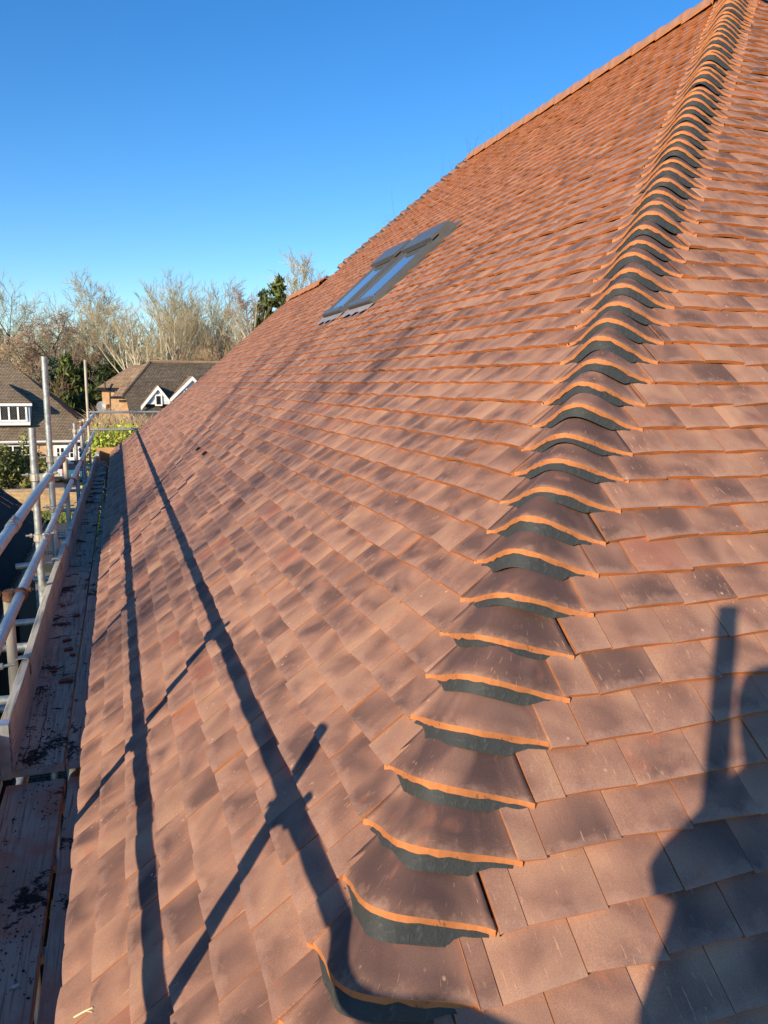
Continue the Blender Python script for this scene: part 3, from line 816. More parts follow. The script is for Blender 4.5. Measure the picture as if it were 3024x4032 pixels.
def window(par, x0, x1, z0, z1, y, cols, rows=1, fw=.07, lattice=False, nm='window'):
    """white framed window facing -Y at plane y"""
    b = MB()
    b.box(x0, x1, y-.05, y+.03, z0, z0+fw); b.box(x0, x1, y-.05, y+.03, z1-fw, z1)
    cw = (x1-x0)/cols
    for i in range(cols+1):
        xx = x0+i*cw; a = 0 if i == 0 else -fw/2; c = fw if i == 0 else (0 if i == cols else fw/2)
        if i == cols: a = -fw
        b.box(xx+a, xx+c, y-.047, y+.028, z0+fw, z1-fw)
    for j in range(1, rows):
        zz = z0+(z1-z0)*j/rows
        for i in range(cols): b.box(x0+i*cw+fw/2, x0+(i+1)*cw-fw/2, y-.035, y+.02, zz-.02, zz+.02)
    o = sub(b, nm, mt_white, par)
    p = MB(); p.box(x0+.02, x1-.02, y-.008, y+.0, z0+.02, z1-.02); sub(p, 'pane', mt_glass, o)
    if lattice:
        l = MB()
        for i in range(cols):
            a0 = x0+i*cw+fw/2+.01; a1 = x0+(i+1)*cw-fw/2-.01; h = z1-z0-2*fw; st = .17
            for q in np.arange(-h, (a1-a0), st):
                for sg in (1, -1):
                    pts = []
                    for t in np.linspace(0, h, 9):
                        xx = a0+q+t
                        if a0 <= xx <= a1: pts.append((xx if sg > 0 else a0+a1-xx, z0+fw+t))
                    if len(pts) > 1:
                        (xa, za), (xb, zb) = pts[0], pts[-1]
                        l.tube([(xa, y-.012, za), (xb, y-.012, zb)], .006, 3)
        sub(l, 'lead_lattice', simple('lead_came', (.25, .25, .24), .6, 0, 4, .1, 0), o)
    return o
# ---- house on the left
h1 = empty('neighbour_house', 'brown tiled bungalow with white leaded dormer at the left edge, behind the scaffold poles', 'house', 'neighbouring houses', (-9, 66, GZ))
EZ = -4.2; RZ = 1.45; EY = 61.55; RY = 67.4; EXR = -1.35; RXR = -7.75; XLF = -22
b = MB()
b.poly([(XLF, EY, EZ), (EXR, EY, EZ), (RXR, RY, RZ), (XLF, RY, RZ)])
b.poly([(EXR, EY, EZ), (EXR, 2*RY-EY, EZ), (RXR, RY, RZ)])
b.poly([(EXR, 2*RY-EY, EZ), (XLF, 2*RY-EY, EZ), (XLF, RY, RZ), (RXR, RY, RZ)])
b.poly([(XLF, EY, EZ-.03), (XLF, 2*RY-EY, EZ-.03), (EXR, 2*RY-EY, EZ-.03), (EXR, EY, EZ-.03)])
roof1 = sub(b, 'roof', mt_roofbrown, h1)
hp = MB()
for i in range(60):
    t = i/59; p = np.array((EXR, EY, EZ))*(1-t)+np.array((RXR, RY, RZ))*t
    hp.obox(p+np.array((-.13, -.12, -.03)), (.26, -.02, -.08+random.uniform(-.03, .03)), (.02, .26, -.06), (.0, .0, .09))
sub(hp, 'hip_capping', mt_roofbrown, h1)
b = MB(); b.tube([(XLF, RY, RZ), (RXR, RY, RZ)], .13, 8); sub(b, 'ridge', mt_roofbrown, h1)
b = MB(); b.box(XLF, EXR-.5, EY+.45, 2*RY-EY-.4, GZ, EZ-.035); sub(b, 'wall', mt_brick, h1)
b = MB(); b.box(XLF, EXR+.05, EY-.06, EY+.02, EZ-.17, EZ-.02); sub(b, 'fascia', mt_white, h1)
b = MB(); b.tube([(XLF, EY-.12, EZ-.06), (EXR, EY-.12, EZ-.06)], .065, 8); sub(b, 'gutter', mt_white, h1)
b = MB(); b.box(-10.2, -5.6, EY+.40, EY+.448, EZ-.62, EZ-.18); b.box(-3.75, -1.9, EY+.40, EY+.448, EZ-.40, EZ-.18); sub(b, 'brick_course', mt_brick2, h1)
FY = EY+.42
def W(px, py, Y): return onY(px, py, Y)
xa = W(-60, 1790, FY)[0]; xb = W(127, 1790, FY)[0]
window(h1, xa, xb, W(60, 1830, FY)[2], W(60, 1752, FY)[2], FY-.06, 5, 2, .09)
xa = W(213, 1790, FY)[0]; xb = W(334, 1790, FY)[0]; zt = W(260, 1752, FY)[2]
b = MB(); b.box(xa, xb, FY-.05, FY+.01, GZ+.02, zt-1.02); b.box(xa, xa+.12, FY-.05, FY+.01, zt-1.02, zt); b.box(xb-.12, xb, FY-.05, FY+.01, zt-1.02, zt); b.box(xa+.12, xb-.12, FY-.05, FY+.01, zt-.12, zt)
gd = sub(b, 'garage_door', mt_white, h1)
window(gd, xa+.12, xb-.12, zt-1.02, zt-.12, FY-.02, 6, 2, .10)
b = MB(); b.box(-3.05, -2.7, FY-.16, FY-.02, EZ-.45, EZ-.22); sub(b, 'wall_lamp', mt_blackpl, h1)
# dormer
DY = 62.3
dx0, dx1 = W(-40, 1600, DY)[0], W(115, 1600, DY)[0]; dz0, dz1 = W(50, 1662, DY)[2], W(50, 1592, DY)[2]
b = MB(); b.box(dx0, dx1, DY, 66.0, dz0-.1, dz1)
dm = sub(b, 'dormer', mt_white, h1)
b = MB(); ap = W(33, 1514, DY+1.7); apx, apz = ap[0], ap[2]
ex0, ex1, ey = dx0-.25, dx1+.22, DY-.25; bz = dz1+.1
rb = EY+(apz-EZ)*(RY-EY)/(RZ-EZ)+.4
b.poly([(ex0, ey, bz), (ex1, ey, bz), (apx, DY+1.6, apz)]); b.poly([(ex1, ey, bz), (ex1, rb-.4, bz), (apx, rb, apz), (apx, DY+1.6, apz)])
b.poly([(ex0, ey, bz), (apx, DY+1.6, apz), (apx, rb, apz), (ex0, rb-.4, bz)]); b.poly([(ex0, ey, bz-.02), (ex0, rb, bz-.02), (ex1, rb, bz-.02), (ex1, ey, bz-.02)])
sub(b, 'roof', mt_roofbrown, dm)
b = MB(); b.box(ex0, ex1, ey-.03, ey+.02, bz-.20, bz-.025); sub(b, 'fascia', mt_white, dm)
window(h1, dx0+.02, dx1-.16, dz0+.04, dz1-.06, DY-.06, 4, 1, .12, True)
b = MB(); b.box(dx0+.1, dx1+.02, DY-.22, DY-.02, dz0-.22, dz0-.02); sub(b, 'sill', mt_white, h1)

# ---- house in the middle
h2 = empty('neighbour_house', 'brick house with dark mossy roof and two white gabled dormers in the middle distance', 'house', 'neighbouring houses', (8, 68, GZ))
R0 = W(590, 1424, 66.); RZ2 = R0[2]; sl2 = .92
def on2(px, py):                          # front slope of this roof
    d = W(px, py, 1.)
    t = (RZ2-66*sl2)/(d[2]-sl2); return d*t
c1 = on2(477, 1560); c2 = on2(497, 1570); c3 = on2(516, 1662); xr = 19.
dY = (RZ2-c3[2])/sl2
b = MB(); b.poly([R0, c1, c2, c3, (xr, c3[1], c3[2]), (xr, 66, RZ2)]); b.poly([R0, (xr, 66, RZ2), (xr, 66+5, RZ2-5*sl2), (R0[0], 66+5, RZ2-5*sl2)])
sub(b, 'roof', mt_roofdark, h2)
c4 = W(440, 1560, c1[1]+.1); c5 = W(558, 1437, 67.0)
b = MB(); b.poly([R0, c5, c4, c1]); w1 = W(382, 1526, 66.3); w2 = W(516, 1438, 70.); w3 = W(490, 1528, 66.2)
b.poly([w1, w3, c5, w2]); b.poly([w2, c5, (c5[0], 74, c5[2]-2), (w2[0], 74, w2[2]-2)])
b.poly([w1, w2, (w2[0], 74, w2[2]-2), (w1[0], 72, w1[2])]); b.poly([c4, c1, (c1[0], 68, c1[2]-.02), (c4[0], 68, c4[2]-.02)])
sub(b, 'roof', mt_rooflit, h2)
b = MB(); b.tube([R0, c1], .16, 8); b.tube([R0+np.array((0, 0, .02)), (xr, 66, RZ2+.02)], .13, 8); sub(b, 'ridge', mt_rooflit, h2)
b = MB()
wa = W(404, 1600, 66.5)[0]; wb_ = W(437, 1600, 66.5)[0]; wc = W(512, 1600, 63.6)[0]; wd_ = W(438, 1600, 63.6)[0]
b.box(wa, wb_+1.0, 66.5, 74, GZ, w1[2]-.05); b.box(wd_, wc+.35, 63.6, 66.45, GZ, c4[2]-.05)
sub(b, 'wall', mt_brick, h2)
b = MB(); b.box(wc+.36, xr-.3, c3[1]+.5, 70.9, GZ, c3[2]-.05); sub(b, 'wall', mt_brick, h2)
b = MB(); b.box(w1[0], w3[0], w1[1]-.1, w1[1], w1[2]-.22, w1[2]-.02); b.box(c4[0]-.1, c1[0]+.3, c1[1]-.08, c1[1], c1[2]-.2, c1[2]-.03); b.box(c3[0], xr, c3[1]-.1, c3[1], c3[2]-.2, c3[2]-.02)
sub(b, 'gutter', mt_blackpl, h2)
b = MB()
p1_, p2_, p3_, p4_ = W(412, 1500, 65.9), W(414, 1530, 65.9), W(433, 1541, 65.9), W(435, 1640, 65.9)
b.tube([p1_, p2_, p3_, p4_], .07, 6); sub(b, 'downpipe', mt_blackpl, h2)
b = MB(); q = W(464, 1538, 66.4); b.box(q[0]-.25, q[0]+.25, 66.42, 66.48, q[2]-.32, q[2]+.18); sub(b, 'window', mt_white, h2)
b = MB(); q = W(398, 1600, 66.0); n = 12
for rr, dd in ((.34, 0.), (.2, .06), (.01, .09)):
    pass
ring = [(q[0]+.36*math.cos(2*math.pi*i/n), q[1]-.1+.12*math.sin(2*math.pi*i/n), q[2]+.40*math.sin(2*math.pi*i/n)) for i in range(n)]
b.add(ring+[(q[0]+.05, q[1]+.05, q[2])], [(i, (i+1) % n, n) for i in range(n)]); b.tube([q, (q[0]+.35, 66.5, q[2]-.45)], .035, 5)
b.tube([(q[0], q[1]-.1, q[2]-.38), (q[0]-.1, q[1]-.45, q[2]-.05)], .02, 5)
sub(b, 'satellite_dish', simple('dish_grey', (.30, .33, .35), .5, .1, 4, .1, 0), h2)
def dormer2(apx_, bl, br, win):
    Yd = 61.9
    A_, L_, R_ = W(*apx_, Yd), W(*bl, Yd), W(*br, Yd)
    zb = (L_[2]+R_[2])/2; L_ = np.array((L_[0], Yd, zb)); R_ = np.array((R_[0], Yd, zb))
    b = MB(); b.prism([A_, L_, R_], (0, 3.0, 0)); d_ = sub(b, 'dormer', mt_whiteclad, h2)
    bb = MB()
    for P_, sg in ((L_, -1), (R_, 1)):
        v = (P_-A_); v = v/np.linalg.norm(v)
        bb.obox(A_+np.array((0, -.22, .12)), v*(np.linalg.norm(P_-A_)+.35), (0, .06, 0), (0, 0, -.30))
    sub(bb, 'bargeboard', mt_white, d_)
    rf = MB()
    for P_, sg in ((L_, -1), (R_, 1)):
        v = (P_-A_); nrm = np.linalg.norm(v); v = v/nrm
        e_ = P_+v*.3
        ybA = 66-(RZ2-A_[2])/sl2+.3; ybP = 66-(RZ2-e_[2])/sl2+.3
        rf.poly([A_+np.array((0, -.2, .15)), e_+np.array((0, -.2, .15)), (e_[0], max(ybP, Yd), e_[2]+.15), (A_[0], ybA, A_[2]+.15)])
    sub(rf, 'roof', mt_rooflit, d_)
    if win:
        p_, q_ = W(win[0], win[3], Yd-.05), W(win[1], win[2], Yd-.05)
        window(h2, p_[0], q_[0], p_[2], q_[2], Yd-.06, 1, 1, .10)
dormer2((621, 1524), (566, 1592), (676, 1592), (611, 638, 1554, 1598))
dormer2((757, 1488), (681, 1564), (833, 1564), (722, 745, 1530, 1560))

# ---- slate roofed garage under the scaffold
ga = empty('garage', 'low outbuilding with black slate roof and black gutter just outside the scaffold at left', 'garage', loc=(-3.5, 15, GZ))
kG = onY(142, 2112, 1.); zG = -3.25; YG = W(174, 2052, 1.); YG = zG/YG[2]
xG = kG[0]/kG[2]*zG
pv = W(0, 1927, YG); slp = (pv[2]-(zG+.02))/(pv[0]-xG)
b = MB()
nrow = 11; Wd = .36
dirx = -1/math.hypot(1, slp); dirz = abs(slp)/math.hypot(1, slp)
rr_ = np.random.default_rng(4)
for i in range(nrow+6):
    for j in range(int((YG-4)/.5)+1):
        y1_ = YG-j*.5+(0 if i % 2 else .25); y0_ = y1_-.494
        y1_ = min(y1_, YG)
        s0 = i*Wd; lift = .012+rr_.uniform(0, .006)
        P = lambda y, s, h: (xG+.02+dirx*s-dirz*h*-1*0+h*dirz*.3, y, zG+.03+dirz*s+h)
        b.add([P(y0_, s0, lift), P(y1_, s0, lift+rr_.uniform(-.002, .002)), P(y1_, s0+Wd+.03, .0), P(y0_, s0+Wd+.03, .0), P(y0_, s0, lift-.014), P(y1_, s0, lift-.014)], [(0, 1, 2, 3), (4, 5, 1, 0)])
o = sub(b, 'roof', mt_slate, ga)
b = MB(); n_ = 8
for y_a, y_b in ((4, YG),):
    pts = [(xG+.13-.075*math.cos(math.pi*i/n_), zG+.02-.085*math.sin(math.pi*i/n_)) for i in range(n_+1)]
    V = [(x_, y_a, z_) for x_, z_ in pts]+[(x_, y_b, z_) for x_, z_ in pts]
    b.add(V, [(i, i+1, n_+2+i, n_+1+i) for i in range(n_)]); b.add([(x_, y_b, z_) for x_, z_ in pts], [tuple(range(n_+1))])
for i in range(8): b.box(xG+.20, xG+.215, YG-1.5-i*1.8, YG-1.44-i*1.8, zG-.06, zG+.045)
b.tube([(xG+.13, YG-4.2, zG-.05), (xG+.05, YG-4.2, zG-.4), (xG-.2, YG-4.2, zG-.6), (xG-.2, YG-4.2, GZ)], .04, 8)
sub(b, 'gutter', mt_blackpl, ga)
xt = xG+dirx*Wd*17; zt_ = zG+dirz*Wd*17
b = MB(); b.prism([(xG-.25, 4.2, GZ), (xt-5, 4.2, GZ), (xt-5, 4.2, zG-.2), (xt, 4.2, zt_-.12), (xG-.25, 4.2, zG-.05)], (0, YG-4.5, 0)); sub(b, 'wall', simple('shade_black_wall', (.015, .014, .013), .8, 0, 4, .3, .3, .01, stretch=(1, 8, 1)), ga)  # wall coloured black for the deep shade below the slate roof
b = MB(); b.poly([(xt, 4, zt_), (xt, YG, zt_), (xt-6, YG, zG), (xt-6, 4, zG)]); sub(b, 'roof', mt_slate, ga)
# leaf litter in its gutter
b = MB()
for _ in range(1500):
    y_ = random.uniform(8, YG); x_ = xG+random.gauss(.04, .07); z_ = zG+.03+abs(random.gauss(0, .03)); s_ = random.uniform(.012, .035); a = random.uniform(0, 6.3)
    b.add([(x_, y_, z_), (x_+s_*math.cos(a), y_+s_*math.sin(a), z_+.01), (x_+s_*math.cos(a+1.3), y_+s_*math.sin(a+1.3), z_-.004)], [(0, 1, 2)])
tag(b.build('leaf_litter', flat('dead_leaf_litter', (.022, .018, .015), .9)), 'dark leaf litter lying in the gutter of the slate roof', 'leaf litter', kind='stuff')

# ---- low garden wall, railings, cars
b = MB(); xa, xb = -14, 3.2; zt = W(100, 1927, 45.5)[2]
b.box(xa, xb, 45.4, 45.7, GZ, zt-.08)
gw = empty('garden_wall', 'low yellow brick garden wall between the drive and the grass strip', 'wall', loc=(-5, 45.5, GZ))
sub(b, 'wall', brick_mat('yellow_brick', (.62, .42, .18), (.44, .24, .09), (.34, .30, .22), axis='wz'), gw)
b = MB(); b.box(xa-.03, xb+.03, 45.37, 45.73, zt-.078, zt+.02); sub(b, 'coping', brick_mat('coping_brick', (.50, .30, .13), (.42, .22, .10), (.40, .33, .25), w=.075, h=.2, axis='wz'), gw)
def railing(Y, x0, x1, label, h=.98):
    r_ = empty('railing', label, 'railing', 'black iron railings by the drive', (x0, Y, GZ))
    b = MB()
    for z_ in (.12, .62, .8): b.box(x0, x1, Y-.012, Y+.012, GZ+z_, GZ+z_+.03)
    sub(b, 'rail', mt_blackpl, r_)
    b = MB(); x = x0
    while x < x1:
        b.tube([(x, Y, GZ+.02), (x, Y, GZ+h-.06)], .011, 5); b.tube([(x, Y, GZ+h-.08), (x, Y, GZ+h-.02), (x, Y, GZ+h+.08)], [.012, .034, .001], 5)
        b.tube([(x+.055+.04*math.cos(t), Y, GZ+.71+.04*math.sin(t)) for t in np.linspace(0, 6.28, 9)], .007, 4, cap=False)
        x += .11
    o = sub(b, 'bar', mt_blackpl, r_); tag(o, kind='stuff')
    for xx in (x0, x1):
        b = MB(); b.box(xx-.03, xx+.03, Y-.03, Y+.03, GZ, GZ+h+.05); sub(b, 'post', mt_blackpl, r_)
railing(28.6, W(30, 2200, 28.6)[0], W(118, 2200, 28.6)[0], 'black iron railing with spear tops, nearer run beside the slate roof')
railing(33.5, W(150, 2100, 33.5)[0], W(285, 2100, 33.5)[0], 'black iron railing with scrolled panel, farther run behind the poles')

def car(label, loc, paint, heading=0.):
    """hatchback seen from behind; local x across, y forward"""
    c_ = empty('parked_car', label, 'car', 'cars on the drive', loc); c_.rotation_euler = (0, 0, heading)
    mp = Mat('car_paint_'+paint[0], .25, .3, .6).col(paint[1]).m
    prof = [(0, .35), (.02, .75), (.12, .98), (.45, 1.42), (.9, 1.50), (2.1, 1.47), (2.9, 1.02), (3.8, .86), (4.05, .62), (4.05, .32)]
    b = MB(); n = len(prof); xs = ((-.80, 1.), (-.86, .0), (.86, .0), (.80, 1.))
    V = []
    for (y, z) in prof:
        k_ = 1. if z > 1.1 else 0.
        hw = .86-(.20*(z-.95)/.55 if z > .95 else 0)
        V += [(-hw, y, z), (-hw*.9, y, z+.015), (hw*.9, y, z+.015), (hw, y, z)]
    F_ = [(i*4+j, i*4+j+1, (i+1)*4+j+1, (i+1)*4+j) for i in range(n-1) for j in range(3)]
    F_ += [tuple(i*4 for i in range(n))[::-1], tuple(i*4+3 for i in range(n)), (0, 3, (n-1)*4+3, (n-1)*4)]
    b.add(V, F_)
    def cs(bb, nm, mat, par=c_):
        o = bb.build(nm, mat, par); return o
    body = cs(b, 'body', mp)
    b = MB(); b.add([(-.62, .15, 1.0), (.62, .15, 1.0), (.53, .44, 1.40), (-.53, .44, 1.40)], [(0, 1, 2, 3)]); 
    V2 = [(p[0], p[1]-.03, p[2]+.01) for p in b.v]; b.v = V2; cs(b, 'rear_window', mt_glass)
    b = MB()
    for sg in (-1, 1): b.add([(sg*.862, .5, 1.0), (sg*.862, 2.75, 1.0), (sg*.71, 2.1, 1.41), (sg*.70, .75, 1.41)], [(0, 1, 2, 3)])
    cs(b, 'side_window', mt_glass)
    for sg in (-1, 1):
        b = MB(); b.box(sg*.76-.08, sg*.76+.08, -.02, .1, .74, 1.08); cs(b, 'tail_lamp', flat('red_lens', (.45, .02, .02), .25))
        for yy in (.75, 3.25):
            b = MB(); b.tube([(sg*.70, yy, .31), (sg*.87, yy, .31)], .31, 16); wh = cs(b, 'wheel', mt_blackpl)
            b = MB(); b.tube([(sg*.86, yy, .31), (sg*.88, yy, .31)], .19, 10); b.build('rim', mt_galv, wh)
    b = MB(); b.box(-.27, .27, -.03, .0, .60, .72); cs(b, 'number_plate', flat('yellow_plate', (.70, .48, .06), .5))
    b = MB(); b.box(-.84, .84, -.05, .12, .33, .52); cs(b, 'bumper', mt_blackpl)
    return c_
pc = W(296, 1880, 56.6)
car('dark teal hatchback seen from behind on the drive, between the scaffold poles', (pc[0]+.05, 56.6, GZ+.01), ('teal', (.05, .16, .22)), -.05)
pc = W(222, 1870, 57.5)
car('pale silver car mostly hidden behind the tall pole, left of the teal hatchback', (pc[0]-.1, 57.4, GZ+.01), ('silver', (.62, .66, .70)), -.1)

# ================================================================= VEGETATION
mt_bark_grey = simple('grey_bark', (.22, .19, .145), .9, 0, 6, .35, 0)
mt_bark_dark = simple('dark_bark', (.085, .065, .05), .9, 0, 6, .35, 0)
mt_bark_birch = simple('pale_birch_bark', (.60, .55, .40), .8, 0, 3, .22, 0)
mt_twig_grey = simple('grey_green_twigs', (.39, .35, .21), .9, 0, .35, .35, 0)
mt_twig_tan = simple('tan_twigs', (.40, .33, .20), .9, 0, .35, .3, 0)
mt_twig_red = simple('russet_twigs', (.29, .19, .125), .9, 0, .35, .35, 0)
mt_twig_wood = simple('far_wood_twigs', (.20, .165, .125), .95, 0, .12, .45, 0)

def perp(d, r):
    a = r.normal(size=3); a -= a@d*d; return a/np.linalg.norm(a)
def bare_tree(seed, H, spread=.55, limbs=10, kids=(6, 5, 5), first=.28, upness=.35, trunk_r=.22, wig=.10, twig_r=.012, lean=0., multi=0):
    r = np.random.default_rng(seed); T = MB(); K = MB()
    def branch(p, d, Ln, rad, lvl):
        n = 5 if lvl < 2 else 3
        pts = [p]; rs = [rad]; q = p.copy(); dd = d.copy()
        for i in range(n):
            dd = dd+perp(dd, r)*wig*(1.0 if lvl else .5)+np.array((0, 0, upness*.16*(1 if lvl else .3))); dd /= np.linalg.norm(dd)
            q = q+dd*Ln/n; pts.append(q.copy()); rs.append(max(twig_r*.6, rad*(1-.75*(i+1)/n)))
        (T if lvl <= 1 else K).tube(pts, rs, 7 if lvl == 0 else 5 if lvl == 1 else 3, cap=False)
        return pts, rs
    def grow(p, d, Ln, rad, lvl):
        pts, rs = branch(p, d, Ln, rad, lvl)
        if lvl > len(kids): return
        nk = limbs if lvl == 0 else kids[lvl-1]
        for i in range(nk):
            t = (first+(1-first)*(i+r.random())/nk) if lvl == 0 else .25+.75*(i+r.random())/nk
            x = t*(len(pts)-1); j = min(int(x), len(pts)-2); f = x-j
            pp = pts[j]*(1-f)+pts[j+1]*f
            dl = pts[j+1]-pts[j]; dl = dl/np.linalg.norm(dl)
            ang = spread*(1.25-.5*t if lvl == 0 else 1.)*r.uniform(.7, 1.25)
            nd = dl*math.cos(ang)+perp(dl, r)*math.sin(ang)
            nd[2] += upness*.35; nd /= np.linalg.norm(nd)
            cl = Ln*(.62-.28*t if lvl == 0 else .50)*r.uniform(.75, 1.15)
            grow(pp, nd, cl, max(twig_r, rad*(.55-.3*t if lvl == 0 else .48)), lvl+1)
    if multi:
        for i in range(multi):
            a = r.uniform(0, 6.28); t = r.uniform(.06, .38)
            grow(np.array((math.cos(a)*.4, math.sin(a)*.4, 0.)), np.array((math.cos(a)*math.sin(t), math.sin(a)*math.sin(t), math.cos(t))), H*r.uniform(.75, 1), trunk_r*r.uniform(.6, 1.), 0)
    else: grow(np.zeros(3), np.array((lean, 0, 1.)), H*.8, trunk_r, 0)
    zs = np.sort([v[2] for v in K.v]); f = H/zs[int(len(zs)*.997)]
    for M_ in (T, K): M_.v = [(a*f, b*f, c*f) for a, b, c in M_.v]
    return T, K
def put_tree(name, label, cat, TK, loc, mats, group='bare trees beyond the houses', rz=0., sc_=1.):
    T, K = TK
    o = empty(name, label, cat, group, loc); o.rotation_euler = (0, 0, rz); o.scale = (sc_,)*3
    if isinstance(T, MB):
        T = T.build('trunk', mats[0], o); K = K.build('crown', mats[1], o)
        return o, (T, K)
    t, k_ = T.copy(), K.copy()
    for q in (t, k_): C.objects.link(q); q.parent = o
    if t.data.materials[0] != mats[0] or k_.data.materials[0] != mats[1]:
        t.data = t.data.copy(); k_.data = k_.data.copy(); t.data.materials[0] = mats[0]; k_.data.materials[0] = mats[1]
    return o, (T, K)
GT = -6.9
def at(px, Y): p = W(px, 1510, Y); return (p[0], Y, GT)
def Htop(px, py, Y): return W(px, py, Y)[2]-GT
ash = bare_tree(11, 20, .80, 13, (8, 6, 6), .26, .30, .30, .12, .025)
oak = bare_tree(12, 16, .98, 12, (8, 6, 5), .26, .10, .36, .20, .028)
fan = bare_tree(13, 20, .74, 17, (8, 6, 5), .14, .36, .26, .11, .025)
mul = bare_tree(14, 18, .62, 7, (7, 5, 5), .30, .32, .20, .09, .025, multi=5)
bir = bare_tree(15, 16, .50, 5, (4, 3, 3), .6, .25, .36, .06, .012, multi=11)
def T_(TK, H0, px, top, Y, name, label, mats, rz, cat='tree', group='bare trees beyond the houses'):
    return put_tree(name, label, cat, TK, at(px, Y), mats, group, rz, Htop(px, top, Y)/H0)[1]
ash = T_(ash, 20, 55, 1085, 96, 'bare_tree', 'tall slender bare grey tree at the far left edge, dark trunk against the sky', (mt_bark_dark, mt_twig_grey), 0.3)
oak = T_(oak, 16, 205, 1215, 82, 'bare_tree', 'russet twigged oak with dark crooked limbs behind the left house', (mt_bark_dark, mt_twig_red), 0.)
fan = T_(fan, 20, 375, 1085, 104, 'bare_tree', 'broad bare tree with rounded fan crown, tallest left of centre', (mt_bark_grey, mt_twig_grey), 1.1)
T_(ash, 20, 455, 1150, 98, 'bare_tree', 'olive twigged bare tree just right of the broad fan crowned one', (mt_bark_grey, mt_twig_tan), 2.0)
mul = T_(mul, 18, 690, 1095, 97, 'bare_tree', 'bare tree with many upright stems rising above the mossy roofed house', (mt_bark_grey, mt_twig_grey), .4)
T_(fan, 20, 880, 1105, 106, 'bare_tree', 'rounded bare grey tree right of the many stemmed one', (mt_bark_grey, mt_twig_grey), 2.7)
T_(oak, 16, 985, 1160, 94, 'bare_tree', 'hazy purplish bare tree left of the dark fir', (mt_bark_grey, mt_twig_red), 3.2)
T_(ash, 20, 290, 1210, 100, 'bare_tree', 'thin bare tree in the gap between the oak and the broad fan crown', (mt_bark_grey, mt_twig_tan), 4.1)
T_(oak, 16, 60, 1290, 88, 'bare_tree', 'low spreading bare tree with tangled branches behind the ridge of the left house', (mt_bark_grey, mt_twig_tan), 1.4)
T_(mul, 18, 800, 1190, 90, 'bare_tree', 'smaller bare tree with green tinged stems between the two tall crowns', (mt_bark_grey, mt_twig_tan), 2.2)
bir = T_(bir, 16, 590, 1180, 80, 'birch_tree', 'clump of pale yellowish stems splaying up behind the ridge of the mossy roofed house', (mt_bark_birch, mt_twig_tan), .2, 'tree', None)
T_(fan, 20, 1190, 990, 110, 'bare_tree', 'faint thin bare tree standing right of the fir above the new roof', (mt_bark_grey, mt_twig_grey), 5., 'tree')
T_(bir, 16, 1110, 1130, 76, 'birch_tree', 'thin pale birch stems standing in front of the fir', (mt_bark_birch, mt_twig_tan), 2.6, 'tree', None)
# shrub thicket with russet stems over the ridge
sh = bare_tree(21, 7, .5, 8, (5, 4), .2, .5, .06, .16, .016, multi=16)
T_(sh, 7, 800, 1335, 78, 'bare_shrub', 'russet thicket of bare stems right above the ridge of the mossy roofed house', (mt_twig_tan, mt_twig_red), 0, 'shrub', None)
sh2 = bare_tree(22, 7, .5, 8, (5, 4), .2, .4, .06, .16, .016, multi=14)
T_(sh2, 7, 930, 1345, 80, 'bare_shrub', 'pale twiggy thicket where the new roof edge meets the wood', (mt_twig_tan, mt_twig_grey), 0, 'shrub', None)
sh3 = bare_tree(23, 7, .6, 8, (5, 4), .2, .3, .07, .2, .016, multi=10)
T_(sh3, 7, 30, 1390, 76, 'bare_shrub', 'orange brown bare bush behind the ridge at the left edge', (mt_twig_tan, mt_twig_red), 0, 'shrub', None)
# trees behind the house whose tips show over the ridge
def tips(seed, px, top, Y, label, rz):
    TK = bare_tree(seed, 16, .6, 8, (5, 4, 3), .86, .25, .12, .12, .007)
    zm = max(TK[1].v+TK[0].v, key=lambda v: v[2]); q = .42
    a = (math.cos(rz)*zm[0]-math.sin(rz)*zm[1])
    p = W(px, top, Y); f = (p[2]-GT)/zm[2]
    o = put_tree('bare_tree', label, 'tree', TK, (p[0]-a*f*q, Y, GT), (mt_bark_dark, mt_bark_dark), 'bare tree tips over the ridge', rz, f)[0]
    o.scale = (f*q, f*q, f)
tips(31, 1740, 610, 24, 'bare twigs poking over the stepped end of the roof below the ridge', 0)
tips(34, 1830, 545, 23, 'bare twigs just left of the orange end of the ridge', 3)
tips(32, 1945, 465, 22, 'cluster of bare twigs over the end of the ridge tiles', 1)
tips(33, 2075, 350, 21, 'tallest bare branch tip sticking up over the middle of the ridge', 2)
# far wood
wb = MB(); rw = np.random.default_rng(9)
xs0, xs1 = W(-150, 1500, 120)[0], W(1500, 1500, 120)[0]
for i in range(14000):
    x = rw.uniform(xs0, xs1); Y = rw.uniform(108, 128); h = rw.uniform(.25, 1)*(14.5+2.5*math.sin(x*.18)+1.5*math.sin(x*.5)); z0 = GT+h*rw.uniform(0, .8); ln = rw.uniform(1.2, 4.5)
    a = rw.uniform(-1.1, 1.1); d = np.array((math.sin(a), rw.uniform(-.3, .3), math.cos(a))); p0 = np.array((x, Y, z0)); p1 = p0+d*ln*.5+rw.normal(0, .15, 3); p2 = p1+d*ln*.5+rw.normal(0, .3, 3)
    wb.tube([p0, p1, p2], [.075, .045, .02], 3, cap=False)
for i in range(150):
    x = rw.uniform(xs0, xs1); Y = rw.uniform(108, 128); h = rw.uniform(8, 15)
    wb.tube([(x, Y, GT), (x+rw.normal(0, .4), Y, GT+h*.5), (x+rw.normal(0, .9), Y, GT+h)], [.22, .13, .03], 4, cap=False)
tag(wb.build('far_wood', mt_twig_wood), 'far bare wood filling the gaps behind the trees', 'wood', kind='stuff')

